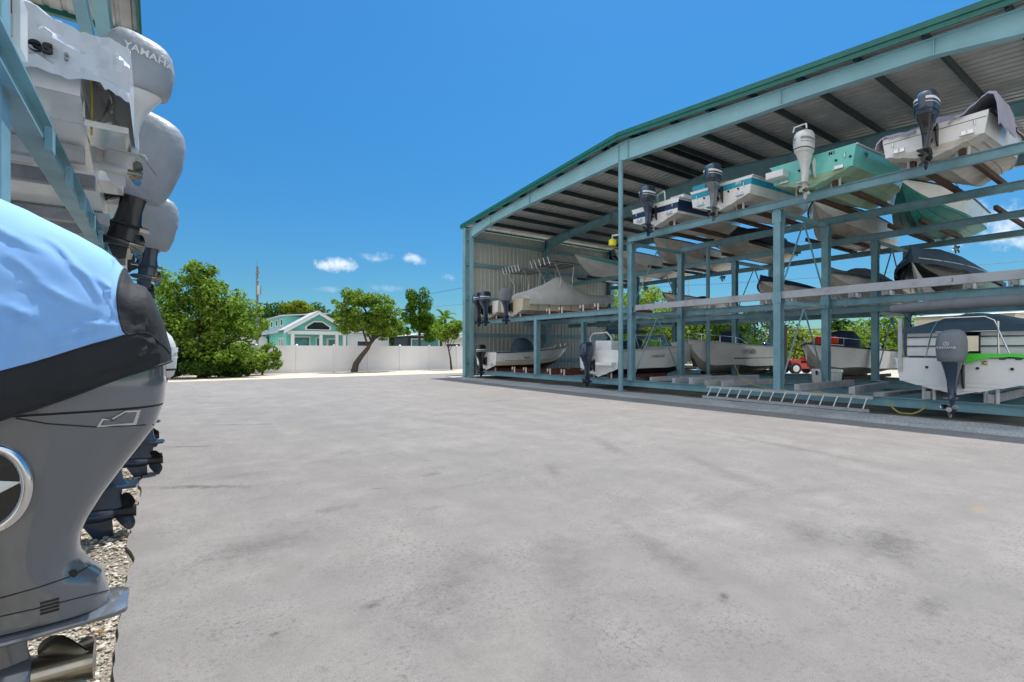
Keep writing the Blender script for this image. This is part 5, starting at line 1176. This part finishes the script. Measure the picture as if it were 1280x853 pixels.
p = at(252, 470, Y=33.6); tree('big bright green tree at the left end of the fence, foliage down to the ground', (p.x, 33.6, 0),
     [(-.6, 0, 4.9, 1.7, 1.6, 1.5), (-2.0, .2, 3.6, 1.6, 1.5, 1.7), (.9, 0, 4.2, 1.7, 1.5, 1.5), (2.2, .1, 2.9, 1.3, 1.3, 1.5), (-1.2, -.6, 1.5, 1.8, 1.3, 1.4), (.9, -.7, 1.4, 1.9, 1.3, 1.3), (-2.6, 0, 1.6, 1.2, 1.2, 1.5), (0, 0, 3.0, 2.0, 1.6, 1.6), (-.1, .1, 5.7, .9, .9, .8)], 21000, .105, 'leaf', r=.2, limbs=12, group=G1)
for dx, lb, bl in ((-2.3, 'dark dense shrub under the left side of the big tree', [(0, 0, .7, 1.3, .9, .8), (.5, -.1, 1.3, .9, .7, .6)]), (.2, 'dark dense shrub around the trunk of the big tree', [(0, 0, .6, 1.5, .9, .7), (-.3, 0, 1.3, 1.1, .7, .6)]), (1.5, 'loose shrub under the right side of the big tree, next to the fence', [(0, 0, .5, .8, .7, .6), (.1, .1, 1.1, .55, .5, .5)])):
    tree(lb, (p.x + dx, 32.9, 0), bl, 4200, .10, 'leaf_dark', r=.05, limbs=5, cat='shrub', name='shrub')
p = at(327, 468, Y=34.6); tree('round leafy bush in front of the fence right of the big tree', (p.x, 34.4, 0), [(0, 0, .85, .85, .75, .75), (.3, -.1, 1.4, .55, .5, .5), (-.35, 0, .5, .7, .6, .5)], 3600, .085, 'leaf', r=.05, cat='bush', name='bush')
p = at(447, 464.5, Y=35.0); tree('tree with dark leaning trunk before the fence right of the mint house', (p.x, 35.0, 0),
     [(.6, 0, 4.4, 1.6, 1.4, 1.25), (-.4, 0, 4.8, 1.1, 1.1, .95), (1.9, 0, 3.9, 1.3, 1.2, 1.1), (.1, -.2, 3.4, 1.25, 1.1, .95), (1.5, 0, 2.9, 1.3, 1.1, .9), (2.6, 0, 3.2, .9, .9, .9), (-.9, 0, 3.6, .7, .7, .7)], 13000, .10, 'leaf', trunk=[(-.25, 0, -.05), (-.1, 0, .6), (.25, 0, 1.1), (.75, 0, 1.7), (1.2, 0, 2.6), (1.3, 0, 3.8)], r=.2, limbs=10, group=G1)
p = at(524, 440, Y=38); tree('taller upright tree beyond the fence between leaning tree and palm', (p.x, 38, 0), [(0, 0, 5.2, 1.1, 1.0, 1.1), (.5, 0, 4.2, 1.3, 1.1, 1.1), (-.6, 0, 4.0, 1.1, 1.0, 1.2), (.2, 0, 3.0, 1.2, 1.0, .9)], 7500, .10, 'leaf_mid', r=.13, group=G1)
p = at(563, 463, Y=35.1); tree('slim young tree with thin bare trunk before the fence near the shed corner', (p.x, 35.1, 0), [(0, 0, 3.2, 1.0, .9, .7), (-.8, 0, 3.0, .9, .8, .7), (.7, 0, 3.35, .7, .7, .5), (-.2, 0, 2.55, .8, .7, .5)], 4200, .09, 'leaf', trunk=[(.1, 0, -.05), (0, 0, .9), (-.2, 0, 1.8), (-.2, 0, 3.0)], r=.075, limbs=6, group=G1)
def palm(label, loc, hgt, nfr=13, L_=1.7):
    t_ = thing('palm_tree', label, 'palm', loc)
    tr = MB(); tr.tube([(0, 0, -.05), (.1, 0, hgt * .5), (.0, 0, hgt)], [.16, .12, .10], 10); tr.build('trunk', M['bark'], t_)
    fr = MB()
    for k in range(nfr):
        a_ = 2 * PI * k / nfr + rng.random() * .4; el_ = rng.uniform(.1, 1.25); P = []
        for i in range(12):
            u = i / 11; rr_ = L_ * u * math.cos(el_) * (1 - .12 * u); z = hgt + L_ * (math.sin(el_) * u - .75 * u * u * (1.15 - el_ * .5)); P.append(Vector((rr_ * math.cos(a_), rr_ * math.sin(a_), z)))
        fr.tube(P, [.02 * (1 - .8 * i / 11) for i in range(12)], 5, cap=False)
        sd_ = Vector((-math.sin(a_), math.cos(a_), 0))
        for i in range(1, 12):
            for q in (0, .5):
                c = P[i - 1].lerp(P[i], q); d_ = (P[i] - P[i - 1]).normalized()
                for sg in (-1, 1):
                    e = c + sd_ * sg * .42 * (1 - (i / 12) ** 2 * .6) + d_ * .22 + Vector((0, 0, -.12)); w_ = d_ * .035
                    fr.add([c - w_, c + w_, e], [(0, 1, 2)])
    fr.build('crown', M['leaf_mid'], t_); return t_
p = at(556, 440, Y=43); palm('feathery palm standing beyond the fence near the shed corner', (p.x, 43, 0), 4.6, 15, 1.9)
for i, (px, Y, z, w_, m, lb) in enumerate(((352, 66, 7.2, 3.6, 'leaf_dark', 'dark round tree far behind the mint house, leftmost of its row'), (392, 68, 7.6, 3.4, 'leaf_dark', 'dark broad tree far behind the ridge of the mint house'), (428, 70, 6.8, 3.2, 'leaf_dark', 'dark tree far behind the right gutter of the mint house'),
        (377, 58, 6.9, 1.5, 'leaf_yellow', 'yellow green tree rising right behind the mint house roof'), (300, 60, 5.6, 3.0, 'leaf_mid', 'mid green tree behind the utility pole'), (410, 60, 5.3, 1.6, 'leaf_yellow', 'low yellow green tree behind the right roof slope of the mint house'), (545, 60, 5.4, 2.2, 'leaf_mid', 'loose tree far behind the palm'), (480, 62, 5.2, 2.6, 'leaf_dark', 'dark tree far behind the leaning tree'), (225, 62, 5.4, 3, 'leaf_dark', 'dark tree behind the big tree at the left end of the fence'))):
    p = at(px, 440, Y=Y); tree(lb, (p.x, Y, 0), [(0, 0, z - w_ * .45, w_, w_ * .8, w_ * .45), (-w_ * .55, 0, z - w_ * .75, w_ * .6, w_ * .6, w_ * .45), (w_ * .55, 0, z - w_ * .7, w_ * .6, w_ * .6, w_ * .45), (0, 0, z * .4, w_ * .9, w_ * .7, z * .33)], 4200, .19, m, r=.2, limbs=4, group=G1)
# hedge of trees behind the racks
hz = [(792, 44, 7.4, 3.4, 'leaf', 'tall bright tree behind the racks, seen just right of the ridge post'), (826, 46, 7.0, 3.2, 'leaf_yellow', 'yellow green tree behind the racks, beside the small black console skiff'), (868, 47, 5.6, 3.2, 'leaf', 'leafy tree behind the bowrider and the empty rack bay'), (905, 45, 5.2, 3.4, 'leaf_dark', 'dark leafy tree behind the boat with a name on its side'), (943, 48, 5.4, 3.2, 'leaf_dark', 'dark tree behind the blue tarpaulin'),
      (992, 46, 3.5, 3.2, 'leaf_yellow', 'low yellow green shrub mass behind the forklift'), (1048, 50, 4.6, 1.9, 'leaf_dark', 'small dark tree rising above the hedge behind the navy console cover'), (1030, 47, 3.3, 3.3, 'leaf', 'bright shrub behind the navy console cover'), (1072, 44, 3.2, 3.2, 'leaf', 'bright shrub left of the second rack post from the right'), (1105, 42, 4.6, 2.8, 'leaf', 'taller bright tree behind the bow of the deck boat'), (1128, 43, 3.4, 2.6, 'leaf_yellow', 'yellow green shrub at the folded ladder of the deck boat'), (1270, 46, 4.0, 3.4, 'leaf', 'bright tree behind the deck boat at the right picture edge'), (1170, 52, 3.2, 3.6, 'leaf_mid', 'mid green shrub behind the cream building'), (855, 58, 6.2, 3.6, 'leaf_dark', 'dark tree in the second row behind the racks'), (765, 50, 7.0, 3, 'leaf_mid', 'mid green tree behind the shed back wall')]
for px, D_, z, w_, m, lb in hz:
    p = at(px, 437, D=D_); w2 = w_
    tree(lb, (p.x, p.y, 0), [(0, 0, z - w2 * .35, w2 * .7, w2 * .8, min(w2 * .4, z * .35)), (w2 * .4, -w2 * .5, z * .55, w2 * .65, w2 * .65, z * .33), (-w2 * .4, w2 * .5, z * .55, w2 * .65, w2 * .65, z * .33), (0, 0, z * .36, w2 * .95, w2 * .95, z * .34), (.3 * w2, .5 * w2, z * .25, w2 * .8, w2 * .8, z * .24)], 5200, .15, m, r=.14, limbs=4, group=G1)
# utility pole and wires
p = at(321.5, 440, Y=37.5); UP = thing('utility_pole', 'grey utility pole rising beside the big tree', 'utility pole', (p.x, 37.5, 0))
b = MB(); b.tube([(0, 0, -.1), (0, 0, 7.2)], [.10, .075], 10); b.build('pole', M['pole'], UP)
b = MB(); b.tube([(.1, -.1, 5.3), (.1, -.1, 5.9)], .14, 10); b.bx(-.03, .03, -.3, .3, 6.2, 6.3); b.build('transformer', M['alu'], UP)
b = MB(); b.bar((0, -.55, 6.75), (0, .55, 6.75), .09, .1); b.tube([(0, .1, 7.15), (0, .1, 7.7)], .012, 6); b.build('cross_arm', M['pole'], UP)
def wire(label, a_, b_, sag, r=.012):
    P = [(a_[0] + (b_[0] - a_[0]) * u, a_[1] + (b_[1] - a_[1]) * u, a_[2] + (b_[2] - a_[2]) * u - sag * 4 * u * (1 - u)) for u in np.linspace(0, 1, 30)]
    w_ = MB(); w_.tube(P, r, 5); tag(w_.build('power_line', M['black_iron']), label, 'power line')
q0, q1 = at(540, 367, Y=60), at(700, 335, Y=50); wire('overhead wire meeting the shed corner above the palm', q0, q1, .1, .025)
q0, q1 = at(540, 384, Y=60), at(700, 366, Y=50); wire('lower overhead wire meeting the shed corner above the palm', q0, q1, .1, .015)
for i, (y0, y1, lb) in enumerate(((327, 255, 'topmost thin wire crossing the sky behind the racks'), (345, 290, 'second thin wire crossing the sky behind the racks'), (360, 322, 'lowest thin wire crossing the sky behind the racks'))):
    q0, q1 = at(790, y0, X=48), at(1330, y1, X=48); wire(lb, q0, q1, .25, .018)
LT = thing('lattice_mast', 'slim grey antenna mast in the sky gap behind the racks', 'mast', tuple(at(861, 437, X=46).xy) + (0,))
for k in range(3):
    b = MB(); a_ = k * 2.094; b.tube([(.14 * math.cos(a_), .14 * math.sin(a_), 0), (.10 * math.cos(a_), .10 * math.sin(a_), 10.5)], .022, 6); b.build('leg', M['alu'], LT)
b = MB()
for i in range(26):
    z = .4 * i
    for k in range(3):
        a_, a2 = k * 2.094, (k + 1) * 2.094; b.tube([(.13 * math.cos(a_), .13 * math.sin(a_), z), (.13 * math.cos(a2), .13 * math.sin(a2), z + .4)], .012, 4)
b.build('lattice', M['alu'], LT)
# ================================================================== light
SUN = Vector((3.0, 1.6, 10.1)).normalized()
el = math.asin(SUN.z); az = math.atan2(SUN.x, SUN.y)      # azimuth clockwise from +Y
sl = bpy.data.lights.new('sun', 'SUN'); sl.energy = 2.0; sl.angle = R(.53); sl.color = (1, .96, .90)
so = bpy.data.objects.new('sun', sl); col.objects.link(so); so.rotation_euler = SUN.to_track_quat('Z', 'Y').to_euler()
so.location = (0, 0, 40)
w = bpy.data.worlds.new('World'); scene.world = w; w.use_nodes = True
n = w.node_tree.nodes; l = w.node_tree.links; bg = n['Background']
sky = n.new('ShaderNodeTexSky'); sky.sky_type = 'NISHITA'; sky.sun_disc = False
sky.sun_elevation = el; sky.sun_rotation = az; sky.altitude = 0; sky.air_density = 1.0; sky.dust_density = .25; sky.ozone_density = 2.2
gm = n.new('ShaderNodeHueSaturation'); gm.inputs['Saturation'].default_value = 1.28; gm.inputs['Value'].default_value = 1.25; l.new(sky.outputs[0], gm.inputs['Color'])
tc = n.new('ShaderNodeTexCoord').outputs['Generated']
def dirpx(px, py):
    r = (px - 640) / F; return Vector((SW + r * CW, CW - r * SW, (HOR - py) / F)).normalized()
sp = n.new('ShaderNodeSeparateXYZ'); l.new(tc, sp.inputs[0])
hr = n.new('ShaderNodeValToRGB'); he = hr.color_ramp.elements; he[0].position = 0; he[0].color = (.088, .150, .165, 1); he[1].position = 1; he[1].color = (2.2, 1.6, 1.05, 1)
for p_, c_ in ((.10, (.094, .171, .200)), (.24, (.115, .215, .245)), (.42, (.145, .270, .290)), (.62, (.19, .315, .33)), (.78, (1.9, 1.5, .98))):  # sky above the frame is brightened and whitened as added fill light
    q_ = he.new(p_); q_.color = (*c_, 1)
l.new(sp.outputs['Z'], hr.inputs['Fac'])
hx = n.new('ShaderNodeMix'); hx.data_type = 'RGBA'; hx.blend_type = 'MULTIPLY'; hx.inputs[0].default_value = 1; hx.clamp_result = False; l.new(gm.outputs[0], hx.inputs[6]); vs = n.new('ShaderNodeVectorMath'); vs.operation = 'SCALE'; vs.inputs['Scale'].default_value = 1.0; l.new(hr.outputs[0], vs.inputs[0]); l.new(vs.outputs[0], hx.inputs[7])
mask = None
def math_(op, a, b_=None):
    m = n.new('ShaderNodeMath'); m.operation = op
    for s_, v in ((m.inputs[0], a), (m.inputs[1], b_)):
        if v is None: continue
        if isinstance(v, (int, float)): s_.default_value = v
        else: l.new(v, s_)
    return m.outputs[0]
nz = n.new('ShaderNodeTexNoise'); nz.inputs['Scale'].default_value = 26; nz.inputs['Detail'].default_value = 7; nz.inputs['Roughness'].default_value = .6; l.new(tc, nz.inputs['Vector'])
def cloud(px, py, w_, h_, a):
    global mask
    d = dirpx(px, py); rt = Vector((d.y, -d.x, 0)).normalized(); up = rt.cross(d)
    def dot(v, sc):
        q = n.new('ShaderNodeVectorMath'); q.operation = 'DOT_PRODUCT'; l.new(tc, q.inputs[0]); q.inputs[1].default_value = v * sc; return q.outputs['Value']
    u = math_('POWER', math_('ABSOLUTE', dot(rt, F / w_)), 2); v = math_('POWER', math_('ABSOLUTE', dot(up, F / h_)), 2)
    r = math_('ADD', u, v); f = math_('SUBTRACT', 1.0, r)
    q = n.new('ShaderNodeVectorMath'); q.operation = 'DOT_PRODUCT'; l.new(tc, q.inputs[0]); q.inputs[1].default_value = d
    f = math_('ADD', f, math_('MULTIPLY', math_('SUBTRACT', nz.outputs['Fac'], .50), 5.5))
    m = n.new('ShaderNodeMapRange'); m.interpolation_type = 'SMOOTHSTEP'; l.new(f, m.inputs['Value']); m.inputs['From Min'].default_value = 0; m.inputs['From Max'].default_value = 2.0
    c = math_('MULTIPLY', math_('MULTIPLY', m.outputs[0], a), math_('GREATER_THAN', q.outputs['Value'], .5))
    mask = c if mask is None else math_('MAXIMUM', mask, c)
for c in ((418, 331, 26, 9, .95), (474, 321, 20, 7, .6), (519, 325, 18, 7, .65), (566, 346, 16, 7, .5), (480, 360, 24, 5, .25), (1248, 282, 46, 20, .9), (1215, 300, 26, 9, .6), (795, 338, 26, 9, .3), (415, 362, 20, 4, .2)): cloud(*c)
# unseen bright cloud bank behind the camera, added to fill the shaded front faces
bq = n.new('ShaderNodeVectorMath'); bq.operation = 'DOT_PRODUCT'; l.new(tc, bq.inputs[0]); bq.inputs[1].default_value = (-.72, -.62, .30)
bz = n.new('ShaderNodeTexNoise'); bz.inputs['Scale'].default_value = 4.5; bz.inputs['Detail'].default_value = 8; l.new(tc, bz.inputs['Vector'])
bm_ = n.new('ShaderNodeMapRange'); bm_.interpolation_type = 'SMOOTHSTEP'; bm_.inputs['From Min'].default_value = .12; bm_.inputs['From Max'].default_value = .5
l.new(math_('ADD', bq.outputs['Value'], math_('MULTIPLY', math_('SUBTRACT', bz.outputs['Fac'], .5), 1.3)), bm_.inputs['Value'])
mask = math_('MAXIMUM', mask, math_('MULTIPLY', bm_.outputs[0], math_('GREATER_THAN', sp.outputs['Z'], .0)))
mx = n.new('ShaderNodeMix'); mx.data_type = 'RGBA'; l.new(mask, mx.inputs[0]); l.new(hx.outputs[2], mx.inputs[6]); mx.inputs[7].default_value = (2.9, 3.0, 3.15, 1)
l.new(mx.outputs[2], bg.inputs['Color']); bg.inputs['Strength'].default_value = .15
scene.view_settings.view_transform = 'Standard'; scene.view_settings.look = 'None'
scene.view_settings.exposure = 1.42; scene.view_settings.gamma = 1
scene.render.engine = 'CYCLES'; scene.cycles.max_bounces = 8; scene.cycles.use_denoising = True
